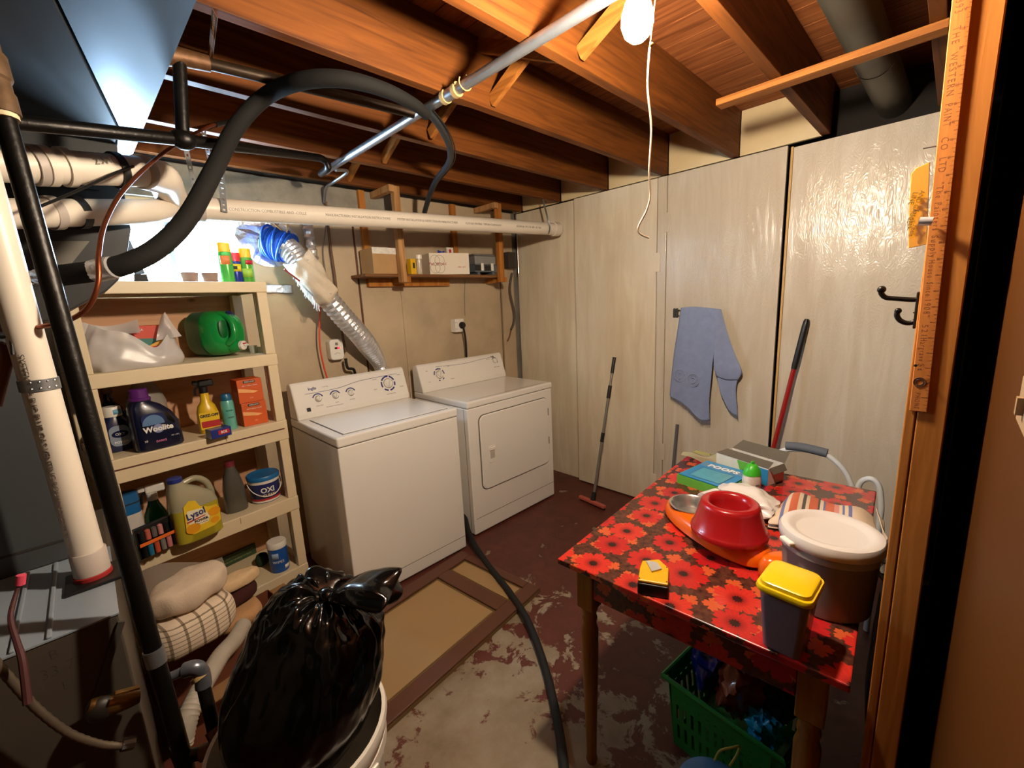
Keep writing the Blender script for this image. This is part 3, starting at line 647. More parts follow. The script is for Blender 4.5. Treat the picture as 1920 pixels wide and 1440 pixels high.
text('lettering', 'Extra capacity heavy duty washer', .0075, greyInk, wroot, fm(-.14, -.068))
obj('badge', box(-.30, -.278, -.075, -.053, 0, .0008, mat4=m4), inkM, wroot)
# dryer
DW, DD, DH = .80, .60, .905
droot = thing('tumble_dryer', 'white front-loading tumble dryer beside the washer, door closed', 'dryer', (2.005, 2.045, 0), R(-.4))
obj('cabinet', box(-DW/2, DW/2, 0, DD, .012, DH-.045), whiteM, droot, bevel=.008, seg=3)
obj('top_deck', box(-DW/2-.002, DW/2+.002, -.006, DD, DH-.043, DH), whiteM, droot, bevel=.010, seg=3)
obj('deck_seam', box(-DW/2+.004, DW/2-.004, .003, DD-.01, DH-.0455, DH-.0425), seamM, droot)
obj('top_line', box(-DW/2+.05, DW/2-.05, .03, .033, DH+.0002, DH+.0008), seamM, droot)
def rrect(x0, x1, z0, z1, r, n=6, y=0):
    out = []
    for cx, cz, a0 in ((x1-r, z1-r, 0), (x0+r, z1-r, 90), (x0+r, z0+r, 180), (x1-r, z0+r, 270)):
        for i in range(n+1): a = R(a0+90*i/n); out.append(Vector((cx+r*math.cos(a), y, cz+r*math.sin(a))))
    return out
dx0, dx1, dz0, dz1 = -DW/2+.085, DW/2-.06, .30, .80
obj('door_gap', prism(rrect(dx0-.005, dx1+.005, dz0-.005, dz1+.005, .045), (0, -.0012, 0)), seamM, droot)
dr = obj('door', prism(rrect(dx0, dx1, dz0, dz1, .042, y=-.0015), (0, -.012, 0)), whiteM, droot, bevel=.005, seg=3)
hb = obj('handle_pocket', prism(rrect(dx0+.06, dx0+.115, .47, .585, .012, y=-.0138), (0, -.003, 0)), whiteP, dr, bevel=.001)
obj('handle_lip', box(dx0+.064, dx0+.111, -.024, -.0172, .555, .575), whiteP, dr, bevel=.002)
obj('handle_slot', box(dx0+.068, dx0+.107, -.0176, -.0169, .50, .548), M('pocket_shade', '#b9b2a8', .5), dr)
for z in (.44, .66): obj('hinge', box(dx1+.006, dx1+.014, -.006, -.0005, z, z+.055), M('hinge_grey', '#5d5a56', .4, .6), droot, bevel=.001)
obj('kick_seam', box(-DW/2+.02, DW/2-.01, -.0008, .002, .118, .121), seamM, droot)
obj('side_seam', box(-DW/2-.0008, -DW/2+.002, .035, .0385, .015, DH-.05), seamM, droot)
for sx in (-1, 1):
    for yy in (.04, DD-.04): obj('foot', lathe([(.02, 0), (.02, .0115)], 12, c=(sx*(DW/2-.05), yy, 0)), blackP, droot)
cons, m4, fh = console(droot, DW, DD, DH, DD-.12, 0, .195)
knob(droot, fm(-.235, .0), .027, 'cycle_knob')
for a0, a1 in ((60, 120), (135, 175), (250, 265), (300, 320), (0, 40)):
    b = arc_band(.039, .047, R(a0), R(a1)); b.transform(fm(-.235, 0)); obj('dial_mark', b, blueInk, droot)
knob(droot, fm(.315, .03), .018, 'start_knob')
b = arc_band(.026, .030, R(-40), R(150)); b.transform(fm(.315, .03)); obj('dial_mark', b, inkM, droot)
obj('swoosh_line', tube([fm(-.25, .060, .0003).translation, fm(0, .050, .0003).translation, fm(.2, .062, .0003).translation, fm(.3, .066, .0003).translation], .0011, 6, 8), blueInk, droot)
text('lettering', 'Inglis', .018, inkM, droot, fm(.30, .068), bold=.0004)
for u, v, s in ((-.33, .04, 'Auto'), (-.14, .05, 'Timed'), (-.33, -.04, 'Cool'), (-.13, -.045, 'Air only'), (.32, -.02, 'PUSH TO START'), (.25, .055, 'heavy duty')): text('lettering', s, .008, greyInk, droot, fm(u, v))
# ------------------------------------------------------------------ plastic shelving unit
SRZ = R(7.4)
SM4 = Matrix.Translation((-.035, 2.27, 0)) @ Matrix.Rotation(SRZ, 4, 'Z'); SI = SM4.inverted()
SW, SD = .70, .345
shM = M('beige_plastic', '#dcc9a6', .5, var=.04, scale=5)
sh = thing('shelving_unit', 'beige plastic shelving unit with five tiers full of cleaning supplies', 'shelf', mat4=SM4)
TIERS = [(1.652, .048), (1.305, .056), (.962, .10), (.545, .072), (.15, .075)]
for k, (zt, th) in enumerate(TIERS):
    o = obj('tier', box(-.012, SW+.012, -.006, SD, zt-.016, zt), shM, sh, bevel=.003)
    fr_ = box(-.012, SW+.012, -.008, .010, zt-th, zt-.0005); box(-.012, SW+.012, SD-.012, SD+.003, zt-th, zt-.0005, fr_)
    box(-.012, .003, .010, SD-.012, zt-th, zt-.0005, fr_); box(SW-.003, SW+.012, .010, SD-.012, zt-th, zt-.0005, fr_)
    obj('skirt', fr_, shM, o, bevel=.003)
    if k == 2: obj('stack_joint', box(.01, SW-.005, -.0095, -.0078, zt-.046, zt-.040), brownM, o)
    if k in (2, 3): obj('mould_line', box(.43, .4315, -.0092, -.0078, zt-.035, zt-.003), brownM, o)
zz = [0] + [t[0] for t in TIERS[::-1]]
for k in range(5):
    z0 = 0 if k == 0 else TIERS[5-k][0]+.0003; z1 = TIERS[4-k][0]-TIERS[4-k][1]-.0003
    for x0, x1 in ((-.010, .042), (SW-.036, SW+.010)):
        for ya, yb_ in ((-.004, .030), (SD-.045, SD)):
            obj('post', box(x0, x1, ya, yb_, z0, z1), shM, sh, bevel=.003)
    for x in (-.006, SW-.004):
        sd = box(x, x+.010, .0305, .10, z0, z1); box(x, x+.010, .10, SD-.046, z0, z0+.03, sd); box(x, x+.010, .115, .125, z0+.03, z1, sd)
        obj('side_web', sd, shM, sh)
obj('back_panel', box(-.005, SW+.005, SD+.0045, SD+.010, .15, 1.60), wood('back_board', '#d3a583', '#b98a66', 0, .7, 5), sh)
def shz(px, py, zt): return SI @ atz(px, py, zt)    # shelf-local point of a pixel on a tier
# ------------------------------------------------------------------ things on the shelving unit
def on_tier(name, label, cat, px, py, zt, hd, rz=0, group=None, dz=.0006, s=1.0):
    p = shz(px, py, zt); d = (p - SI @ CAM); d.z = 0; d.normalize()
    m = SM4 @ Matrix.Translation((p.x+d.x*hd, p.y+d.y*hd, zt+dz)) @ Matrix.Rotation(R(rz), 4, 'Z') @ Matrix.Scale(s, 4); return thing(name, label, cat, mat4=m, group=group)
Z1, Z2, Z3, Z4, Z5 = [t[0] for t in TIERS]
def decal(name, pts, mat, parent, d): return obj(name, prism(pts, d), mat, parent)
def flatlabel(parent, x0, x1, z0, z1, y, mat, name='label', r=.006, th=.0008): return obj(name, prism(rrect(x0, x1, z0, z1, r, 4, y), (0, -th, 0)), mat, parent)
def curved(parent, name, R0, a0, a1, z0, z1, mat, n=14):
    # label bent round a cylinder, angles in degrees from -y
    rows = [[Vector((R0*math.sin(R(a0+(a1-a0)*i/n)), -R0*math.cos(R(a0+(a1-a0)*i/n)), z)) for i in range(n+1)] for z in (z0, z1)]
    return obj(name, grid(rows), mat, parent, smooth=True, solid=.0006)
def spray(bottle, neckz, m_head, m_trig, sx=1, s=1.0):
    h = obj('spray_head', box(-.016*s, .038*s, -.011*s, .011*s, neckz+.014*s, neckz+.042*s), m_head, bottle, bevel=.006)
    obj('nozzle', box(-.034*s, -.0165*s, -.009*s, .009*s, neckz+.024*s, neckz+.041*s), m_head, h, bevel=.003)
    obj('trigger', tube([(-.012*s, 0, neckz+.022*s), (-.026*s, 0, neckz+.008*s), (-.030*s, 0, neckz-.018*s)], .0042*s, 8, 4), m_trig, h, smooth=True)
    obj('collar', lathe([(.0155*s, neckz-.012*s), (.0155*s, neckz+.0135*s)], 16), m_head, bottle, smooth=True); return h
greenP = M('glossy_green_plastic', '#0f8a3c', .28, var=.05, coat=.3)
navyP = M('navy_plastic', '#141d46', .25, var=.08, coat=.3)
# tier 1 (top): cups, cans, brush
for x, lab in ((358, 'left brown cup standing on top of the shelving unit'), (396, 'right brown cup standing on top of the shelving unit')):
    c = on_tier('plant_cup', lab, 'cup', x, 530, Z1, .03, group='brown cups on the shelf top')
    obj('cup', lathe([(.024, 0), (.027, .004), (.034, .045), (.031, .045), (.024, .006), (.002, .006)], 20), M('peat_brown', '#8c6f62', .8, var=.15), c, smooth=True)
for x, lab, body, capc, h, r in ((433, 'tall green spray can with a yellow cap, leftmost on the shelf top', '#4fae4a', '#e6b422', .185, .030), (447, 'blue and yellow spray can with a red cap on the shelf top', '#1c2f86', '#d22b3c', .145, .030), (466, 'green spray can with a yellow cap, rightmost on the shelf top', '#58a83a', '#e8b71c', .165, .031)):
    i = (433, 447, 466).index(x)
    c = on_tier('spray_can', lab, 'can', x-(4 if i == 0 else 2 if i == 1 else 0), (530, 531, 531)[i], Z1, (.055, .03, .034)[i], group='spray cans on the shelf top')
    obj('body', lathe([(r*.96, 0), (r, .004), (r, h-.05), (r*.92, h-.042), (r*.7, h-.036)], 24), M('can_paint_%d' % i, body, .25, .2, .05), c, smooth=True)
    obj('cap', lathe([(r*.95, h-.0455+.003), (r*.93, h-.003), (r*.86, h), (.002, h)], 24), M('can_cap_%d' % i, capc, .35, var=.03), c, smooth=True)
    if i == 1: curved(c, 'label', r+.0006, -60, 40, .055, .09, M('yellow_label', '#e8cc2a', .4)); curved(c, 'label', r+.001, -50, 0, .065, .08, inkM)
    if i == 2: curved(c, 'label', r+.0006, -20, 60, .09, .11, M('red_label', '#bf2430', .4)); curved(c, 'label', r+.0006, -70, 30, .03, .07, M('lime_label', '#9ac644', .4))
    if i == 0: curved(c, 'label', r+.0006, -60, 20, .085, .125, M('orange_label', '#d9793a', .4))
br = on_tier('dust_brush', 'dark bristled brush leaning upright in front of the window', 'brush', 266, 530, Z1, .03)
obj('bristles', loft([[Vector((.020*sx*(1.1), .010*sy, 0)) for sx, sy in ((-1, -1), (1, -1), (1, 1), (-1, 1))], [Vector((.02*sx, .010*sy, .035)) for sx, sy in ((-1, -1), (1, -1), (1, 1), (-1, 1))]]), M('brush_bristles', '#2a2422', .9, var=.4, scale=80), br)
obj('handle', beam((0, 0, .0352), (-.028, .0, .17), .034, .016, up=(0, 1, 0)), M('brush_handle', '#35485c', .5), br, bevel=.004)
foil_ = aty(240, 522, 2.70)
fs = [[Vector((x, 2.706-.004*random.random(), z+.006*random.random())) for x in [aty(205, 522, 2.7).x+.03*i for i in range(27)]] for z in (1.61, 1.625, 1.64, 1.655)]
T(obj('foil_strip', grid(dense(fs, 2, 2)), foilM, smooth=True, solid=.001), 'crinkled silver foil strip along the window sill behind the shelf top', 'foil')
# tier 2: carrier bag with cartons, green jug on its side, clear cup
bagM = glassy('white_bag_film', '#cbc6c5', .3, .22)
cg = on_tier('carrier_bag', 'thin white plastic carrier bag slumped round a carton on the upper shelf', 'bag', 258, 692, Z2, .10, -2)
def sag(a, z): return
rings = []
for k, (z, s) in enumerate(((0, .96), (.02, 1.04), (.05, 1.06), (.09, 1.0), (.125, .93), (.155, .86))):
    ring = []
    for i in range(56):
        a = 2*PI*i/56; ca, sa = math.cos(a), math.sin(a); e = 3.2
        x = .155*s*math.copysign(abs(ca)**(2/e), ca); y = .088*s*math.copysign(abs(sa)**(2/e), sa)
        n_ = noise.noise(Vector((x*14, y*14, z*18+3)))*.014 + (abs(noise.noise(Vector((x*22+z*12, y*22, z*26))))-.2)*.014
        front = max(0, -sa); mid = math.exp(-((x-.07)/.06)**2)
        zz_ = z*(1+.22*max(0, -ca)) - (z/.155)*.075*front*mid + (z/.155)*.02*noise.noise(Vector((x*9, y*9, 7)))
        ring.append(Vector((x+n_*ca*2, y+n_*sa*1.2, max(zz_, 0))))
    rings.append(ring)
obj('film', loft(rings, cap=False), bagM, cg, smooth=True, subsurf=1)
for x0, sgn in ((.12, 1),):
    rows = [[Vector((x0-.05+.03*j*(1-.28*i)+.012*i, -.055+.012*math.sin(j*2+i), .105+.035*i+.004*j)) for j in range(4)] for i in range(4)]
    obj('handle_loop', grid(dense(rows, 3, 3)), bagM, cg, smooth=True)
rows = [[Vector((-.14+.055*j, -.03+.03*math.sin(j*1.3), .150+.018*i+.012*math.sin(j*1.9+i))) for j in range(4)] for i in range(3)]
obj('handle_loop', grid(dense(rows, 3, 3)), bagM, cg, smooth=True)
ob = thing('tea_carton', 'red and teal patterned carton poking out of the white carrier bag', 'box', mat4=MW[cg.name] @ Matrix.Translation((.065, .012, .085)) @ Matrix.Rotation(R(6), 4, 'Z'))
obj('carton', box(-.062, .062, -.03, .03, .0, .085), M('red_carton', '#c9402a', .5), ob, bevel=.002)
obj('teal_panel', prism([(-.061, -.0305, -.02), (.061, -.0305, -.02), (.061, -.0305, .012), (0, -.0305, .03), (-.061, -.0305, .034)], (0, -.0006, 0)), M('teal_print', '#2c7268', .5), ob)
obj('yellow_panel', prism([(-.04, -.0312, -.012), (.061, -.0312, -.005), (.061, -.0312, .034), (.02, -.0312, .02)], (0, -.0006, 0)), M('gold_print', '#cf9a2c', .5), ob)
obj('red_band', prism([(-.061, -.0319, -.022), (.061, -.0319, -.022), (.061, -.0319, .004), (-.061, -.0319, -.010)], (0, -.0006, 0)), redInk, ob)
text('lettering', 'TEA', .014, whiteInk, ob, facing((-.04, -.031, .068)))
ib = thing('inner_carton', 'low pale carton inside the white carrier bag', 'box', mat4=MW[cg.name] @ Matrix.Translation((0, 0, .004)))
obj('carton', box(-.125, .125, -.058, .058, 0, .07), cardI, ib, bevel=.002)
cc = thing('cream_carton', 'small cream carton left of the red one in the carrier bag', 'box', mat4=MW[cg.name] @ Matrix.Translation((-.03, .012, .076)))
obj('carton', box(-.018, .018, -.02, .02, 0, .075), M('cream_card', '#e0d4b0', .6), cc, bevel=.002)
# green jug lying on its side, cap forward
jg = on_tier('detergent_jug', 'big green detergent jug lying on its side, tap facing out', 'jug', 407, 671, Z2, .13, 14, s=1.05)
ax = Matrix.Translation((0, 0, .1065)) @ Matrix.Rotation(R(90), 4, 'X')   # loft axis -> -y (towards the viewer)
def lay(secs, n=32):
    return loft([[ax @ v for v in sup((s[4] if len(s) > 4 else 0), (s[5] if len(s) > 5 else 0), s[0], s[1], s[2], s[3], n)] for s in secs])
body = lay([(-.06, .080, .088, 3.2), (-.054, .088, .098, 3.2), (0, .092, .104, 3.0), (.06, .092, .104, 2.8), (.10, .086, .098, 2.5), (.128, .070, .084, 2.3), (.142, .050, .060, 2.1)])
jo = obj('jug_body', body, greenP, jg, smooth=True)
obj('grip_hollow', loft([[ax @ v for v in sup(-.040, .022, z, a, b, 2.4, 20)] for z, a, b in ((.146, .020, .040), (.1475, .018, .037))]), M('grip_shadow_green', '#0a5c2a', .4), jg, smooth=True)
hp_ = [Vector((-.020, -.10, .195)), Vector((-.010, -.150, .172)), Vector((-.008, -.170, .128)), Vector((-.014, -.168, .088)), Vector((-.026, -.140, .060))]
obj('handle', tube(hp_, .014, 12, 5), greenP, jg, smooth=True)
obj('fill_cap', lathe([(.021, 0), (.021, .024), (.018, .027), (.002, .027)], 20, axis=frame4((.016, -.10, .178), (1, 0, 0), (.25, -.75, .6))), navyP, jg, smooth=True)
obj('tap_neck', lathe([(.036, 0), (.032, .016), (.024, .03), (.022, .034)], 20, axis=frame4((.008, -.128, .050), (1, 0, 0), (.3, -1, -.05))), greenP, jg, smooth=True)
tp = obj('tap', lathe([(.021, 0), (.021, .014), (.016, .016), (.002, .016)], 20, axis=frame4((.0185, -.163, .048), (1, 0, 0), (.3, -1, -.05))), whiteP, jg, smooth=True)
obj('tap_lever', box(-.006, .022, -.004, .004, .0162, .022, mat4=frame4((.0185, -.163, .050), (1, 0, 0), (.3, -1, -.05))), whiteP, tp, bevel=.001)
obj('tap_mark', box(-.01, .01, .006, .012, .0162, .018, mat4=frame4((.0185, -.163, .048), (1, 0, 0), (.3, -1, -.05))), redInk, tp)
obj('side_label', loft([[ax @ v for v in [sup(0, 0, z, .0932, .1052, 3.0, 64)[i] for i in range(20, 46)]] for z in (-.04, .0, .055)], cap=False, closed=False), M('dark_green_label', '#2c5e3c', .4, var=.25, scale=30), jg, smooth=True)
cu = on_tier('measuring_cup', 'small clear measuring cup beside the green jug tap', 'cup', 476, 663, Z2, .02)
obj('cup', lathe([(.016, 0), (.020, .04), (.0188, .04), (.015, .002), (.001, .002)], 18), glassy('clear_cup', '#cfd0c2', .1, .6), cu, smooth=True)
# tier 3
cbl = on_tier('clear_blue_bottle', 'clear bottle of dark blue liquid at the back left of the middle shelf', 'bottle', 224, 842, Z3, .10, s=1.15)
obj('bottle', sloft([(0, .045, .028, 2.6), (.02, .048, .03, 2.6), (.12, .046, .03, 2.4), (.15, .03, .024, 2.2), (.17, .014, .014, 2), (.20, .013, .013, 2)]), M('dark_blue_liquid', '#12183a', .12, coat=.5), cbl, smooth=True)
obj('clear_cap', lathe([(.0165, .2005), (.0155, .235), (.012, .238), (.001, .238)], 16), glassy('clear_cap_plastic', '#9a8b8a', .1, .5), cbl, smooth=True)
bl = on_tier('blue_bottle', 'blue detergent bottle with a white cap and silver label, left of the middle shelf', 'bottle', 226, 847, Z3, .035, 4, s=1.14)
obj('bottle', sloft([(0, .046, .028, 3), (.006, .052, .032, 2.8), (.07, .054, .034, 2.6), (.10, .046, .031, 2.4), (.122, .030, .026, 2.2), (.13, .026, .024, 2)]), navyP, bl, smooth=True)
obj('cap', lathe([(.0285, .1303), (.027, .163), (.025, .166), (.001, .166)], 22), whiteP, bl, smooth=True)
curved(bl, 'cap_mark', .0282, -5, 60, .138, .156, M('pale_blue_print', '#6fa6c4', .5))
flatlabel(bl, -.028, .030, .022, .098, -.0352, M('silver_blue_label', '#8e9db4', .35, .2), r=.02)
obj('label_oval', prism([Vector((.002+.024*math.cos(a), -.0362, .066+.013*math.sin(a))) for a in [2*PI*i/24 for i in range(24)]], (0, -.0006, 0)), navyP, bl)
text('lettering', 'OXY', .013, whiteInk, bl, facing((.002, -.0372, .066))); text('lettering', 'POWER', .0115, whiteInk, bl, facing((.002, -.0368, .036)), bold=.0003)
tj = on_tier('clear_jug', 'tall translucent empty jug standing behind the dark detergent jug', 'jug', 292, 838, Z3, .15, s=.98)
obj('jug', sloft([(0, .07, .045, 2.8), (.18, .072, .046, 2.6), (.24, .055, .04, 2.3), (.29, .022, .022, 2), (.315, .02, .02, 2)]), glassy('milky_plastic', '#a09a90', .35, .35), tj, smooth=True)
wj = on_tier('dark_detergent_jug', 'midnight blue detergent jug with a purple cap on the middle shelf', 'jug', 301, 842, Z3, .052, 3, s=1.04)
dnavy = M('midnight_plastic', '#0f1430', .3, var=.1, coat=.3)
wjb = obj('jug_body', sloft([(0, .074, .045, 4, .0), (.008, .080, .050, 4, .0), (.10, .078, .050, 3.6, -.002), (.145, .068, .046, 3, -.012), (.178, .052, .040, 2.6, -.026), (.192, .036, .034, 2.2, -.034), (.198, .033, .032, 2, -.034)], 36), dnavy, wj, smooth=True)
obj('neck_rings', sloft([(.1985, .035, .034, 2, -.034), (.203, .035, .034, 2, -.034)]), dnavy, wj, smooth=True)
obj('cap', lathe([(.036, .2032), (.036, .212), (.031, .214), (.030, .246), (.027, .249), (.001, .249)], 24, c=(-.034, 0, 0)), M('purple_cap', '#5a2270', .35), wj, smooth=True)
carve(wjb, prism([Vector((x, -.09, z)) for x, z in ((.024, .140), (.034, .146), (.044, .130), (.054, .104), (.053, .094), (.044, .092), (.030, .116))], (0, .18, 0)))
flatlabel(wj, -.055, .020, .10, .150, -.0512, M('label_dark_blue', '#1b2a5c', .35), r=.02)
obj('label_arc', prism([Vector((-.018+.036*math.cos(a), -.0525, .104+.040*math.sin(a))) for a in [PI*i/16 for i in range(17)]], (0, -.0006, 0)), M('label_sky', '#5c7fa8', .4), wj)
obj('label_glow', prism([Vector((-.006+.018*math.cos(a), -.0531, .086+.018*math.sin(a))) for a in [2*PI*i/20 for i in range(20)]], (0, -.0004, 0)), M('label_lilac', '#8b90b8', .4), wj)
text('lettering', 'Woolite', .030, whiteInk, wj, facing((-.006, -.0545, .086)), bold=.0011, sx=.95)
text('lettering', 'DARKS', .011, M('pink_print', '#c6709a', .5), wj, facing((-.004, -.0520, .034)), bold=.0003); text('lettering', '30', .012, whiteInk, wj, facing((-.052, -.0520, .042))); text('lettering', 'HE 1.48 L', .007, whiteInk, wj, facing((.045, -.0520, .046)))
yl = on_tier('yellow_spray_bottle', 'yellow spray bottle with a black trigger on the middle shelf', 'bottle', 396, 812, Z3, .034, -8, s=1.14)
yelP = M('yellow_plastic', '#dfb61e', .32, var=.04, coat=.2)
obj('bottle', sloft([(0, .034, .028, 3), (.005, .037, .031, 3), (.085, .037, .031, 2.6), (.112, .030, .027, 2.3), (.128, .018, .018, 2), (.165, .0145, .0145, 2)]), yelP, yl, smooth=True)
spray(yl, .177, blackP, blackP); flatlabel(yl, -.034, .034, .018, .088, -.0318, M('yellow_label_b', '#e8c426', .4), r=.004)
text('lettering', 'GREZ-OFF', .0155, inkM, yl, facing((.0, -.0328, .074)), bold=.0008, sx=.9); flatlabel(yl, -.030, .034, .026, .052, -.0327, redInk, 'label_band', r=.002)
tl = on_tier('teal_can', 'mint spray can with a blue cap on the middle shelf', 'can', 434, 806, Z3, .024, 0, s=1.12)
obj('body', lathe([(.0235, 0), (.0245, .003), (.0245, .118), (.021, .126)], 22), M('mint_paint', '#68b3a4', .3, .1, .04), tl, smooth=True)
obj('cap', lathe([(.0205, .1262), (.020, .145), (.016, .154), (.001, .156)], 22), M('teal_blue_cap', '#1c5f86', .35), tl, smooth=True)
text('lettering', 'static', .012, inkM, tl, Matrix.Translation((0, 0, .055)), wrap=.0247); curved(tl, 'label_arc', .0249, -35, 25, .082, .088, M('teal_ink', '#2f8378', .4))
org = M('orange_carton', '#cf5a22', .5, var=.05)
for k, (lab, ux) in enumerate((('lower orange carton of the stacked pair on the middle shelf', 0), ('upper orange carton of the stacked pair on the middle shelf', -.004))):
    o = on_tier('orange_carton', lab, 'box', 476, 797, Z3, .05, -4, dz=.0006+.1152*k, s=1.12, group='stacked orange cartons')
    obj('carton', box(-.049+ux, .049+ux, -.045, .045, 0, .102), org, o, bevel=.002)
    obj('black_label', box(-.024+ux, .022+ux, -.0458, -.0451, .086, .096), inkM, o)
    obj('flame_swoosh', prism([(-.047+ux, -.0456, .050), (.01+ux, -.0456, .040), (.03+ux, -.0456, .046), (-.01+ux, -.0456, .058), (-.047+ux, -.0456, .066)], (0, -.0005, 0)), M('peach_print', '#f0b070', .5), o)
    text('lettering', 'KIRKLAND', .008, whiteInk, o, facing((ux, -.0464, .091))); text('lettering', 'fabric softener sheets', .0068, whiteInk, o, facing((ux, -.0458, .075))); text('lettering', '250', .009, M('pale_orange_ink', '#e9a070', .5), o, facing((ux, -.0458, .02)))
nb_ = on_tier('small_blue_box', 'small dark blue soap box lying at the edge of the middle shelf', 'box', 412, 821, Z3, .028, 6, s=1.1)
obj('carton', box(-.038, .038, -.025, .025, 0, .038), M('cobalt_carton', '#22307c', .35, coat=.3), nb_, bevel=.002)
obj('red_panel', box(-.012, .030, -.0258, -.0251, .012, .030), redInk, nb_); text('lettering', 'SOS', .013, whiteInk, nb_, facing((.009, -.0264, .021)), bold=.0004)
# tier 4
bw = on_tier('blue_white_bottle', 'blue and white cleaner tub at the left end of the lower shelf', 'bottle', 252, 1026, Z4, .045, 6, s=1.12)
obj('body', sloft([(0, .040, .032, 3), (.17, .043, .034, 3)]), M('blue_print_body', '#1d63a0', .35), bw, smooth=True)
obj('lid', sloft([(.1702, .044, .035, 3), (.205, .042, .033, 3)]), M('blue_lid', '#235e96', .35), bw, smooth=True)
obj('label', sloft([(.05, .0425, .0338, 3), (.125, .0435, .0345, 3)]), M('pale_label', '#cfc9c4', .5, var=.06), bw, smooth=True); obj('label_band', sloft([(.165, .0438, .0348, 3), (.1695, .0438, .0348, 3)]), inkM, bw, smooth=True)
gs = on_tier('green_spray_bottle', 'dark green spray bottle with a white trigger behind the battery pack', 'bottle', 302, 1008, Z4, .05, -10, s=1.12)
obj('bottle', sloft([(0, .036, .027, 3), (.09, .036, .027, 2.6), (.13, .020, .02, 2), (.15, .0145, .0145, 2)]), M('bottle_green', '#0f4d2c', .2, coat=.4), gs, smooth=True)
spray(gs, .162, whiteP, blackP, s=1.15)
bp = on_tier('battery_pack', 'black and orange blister pack of batteries on the lower shelf', 'pack', 303, 1038, Z4, .03, 14, s=1.12)
obj('card', box(-.066, .066, -.004, .012, 0, .118), blackP, bp, bevel=.001)
for k, (x, c) in enumerate(((-.052, '#1b1b1c'), (-.034, '#2f7fa8'), (-.014, '#d8603e'), (.006, '#8c8a88'), (.026, '#e08a8a'), (.048, '#27262a'))):
    obj('battery', lathe([(.0085, .008), (.0085, .05), (.004, .0505), (.004, .053)], 12, c=(x, -.0135, 0)), M('cell_%d' % k, c, .3, .3), bp, smooth=True)
    obj('battery', lathe([(.0085, .07), (.0085, .105), (.004, .1055), (.004, .108)], 12, c=(x, -.0135, 0)), M('cell_b%d' % k, ('#27262a', '#d8735e', '#77706c', '#e29a98', '#1b1b1c', '#2a2a2e')[k], .3, .3), bp, smooth=True)
obj('orange_band', box(-.067, .067, -.024, -.0225, .054, .066), M('orange_print', '#e5702a', .4), bp)
ly = on_tier('yellow_cleaner_jug', 'clear jug of yellow cleaner with a lemon label on the lower shelf', 'jug', 375, 1012, Z4, .05, 6, s=1.15)
lyM = glassy('yellow_cleaner_plastic', '#b5a630', .18, .12, '#d8c64a'); upM = glassy('clear_jug_plastic', '#b8b296', .2, .35, '#dcd8c0')
obj('jug_body', sloft([(0, .070, .042, 4), (.006, .077, .047, 4), (.13, .077, .047, 3.6)], 36), lyM, ly, smooth=True)
obj('jug_shoulder', sloft([(.1305, .077, .047, 3.6), (.165, .070, .044, 3, -.004), (.20, .046, .036, 2.6, -.026), (.222, .026, .026, 2.2, -.040), (.235, .022, .022, 2, -.042)], 36), upM, ly, smooth=True)
obj('handle', tube([(-.02, 0, .222), (.02, 0, .228), (.052, 0, .205), (.066, 0, .165), (.066, 0, .13)], .0115, 12, 6), upM, ly, smooth=True)
obj('cap', lathe([(.0235, .2355), (.0235, .250), (.020, .253), (.001, .253)], 20, c=(-.042, 0, 0)), M('royal_cap', '#27337c', .35), ly, smooth=True)
lab = [(-.052, .05), (-.048, .148), (-.028, .165), (-.008, .158), (.004, .130), (.030, .118), (.058, .116), (.066, .095), (.064, .050), (.04, .036), (-.03, .032)]
obj('label', prism([(x, -.0482, z) for x, z in lab], (0, -.0008, 0)), M('lemon_label', '#e6c02c', .4, var=.12, scale=25), ly)
obj('label_panel', prism([(-.046, -.0491, .082), (-.040, -.0491, .128), (.008, -.0491, .122), (.030, -.0491, .085), (.022, -.0491, .062), (-.02, -.0491, .060)], (0, -.0006, 0)), M('cream_panel', '#efe6c8', .5), ly)
for x, z, r in ((.046, .092, .017), (-.030, .056, .019), (.044, .058, .012)): obj('printed_lemon', prism([Vector((x+r*1.25*math.cos(a), -.0499, z+r*math.sin(a))) for a in [2*PI*i/20 for i in range(20)]], (0, -.0005, 0)), M('lemon_orange', '#e29a1c', .4), ly)
text('lettering', 'Lysol', .036, blueInk, ly, facing((-.014, -.0510, .108), (1, 0, .12)), bold=.0008, sx=.85); obj('red_swoosh', prism([(-.046, -.0508, .082), (.014, -.0508, .090), (.016, -.0508, .093), (-.046, -.0508, .088)], (0, -.0004, 0)), redInk, ly)
text('lettering', 'POWER', .013, inkM, ly, facing((.0, -.0505, .078)), bold=.0005); text('lettering', 'Clean & Fresh', .007, greyInk, ly, facing((.0, -.0503, .067)))
gb = on_tier('grey_bottle', 'slim grey bottle with a dark red cap on the lower shelf', 'bottle', 446, 962, Z4, .045, -5, s=1.15)
obj('bottle', sloft([(0, .040, .030, 2.6), (.004, .043, .033, 2.6), (.10, .040, .031, 2.4), (.16, .030, .026, 2.2), (.19, .019, .019, 2), (.20, .018, .018, 2)]), M('pewter_plastic', '#5c5952', .28, .2, .05, coat=.3), gb, smooth=True)
obj('cap', lathe([(.0195, .2003), (.0185, .222), (.001, .224)], 18), M('maroon_cap', '#6e2430', .4), gb, smooth=True)
ox = on_tier('powder_tub', 'dark blue powder tub with a sky-blue lid and wire handle on the lower shelf', 'tub', 501, 944, Z4, .066, -6, s=1.08)
obj('tub', lathe([(.058, 0), (.061, .004), (.066, .112), (.063, .112), (.056, .004), (.001, .004)], 32), M('indigo_print', '#242a68', .4, var=.2, scale=14), ox, smooth=True)
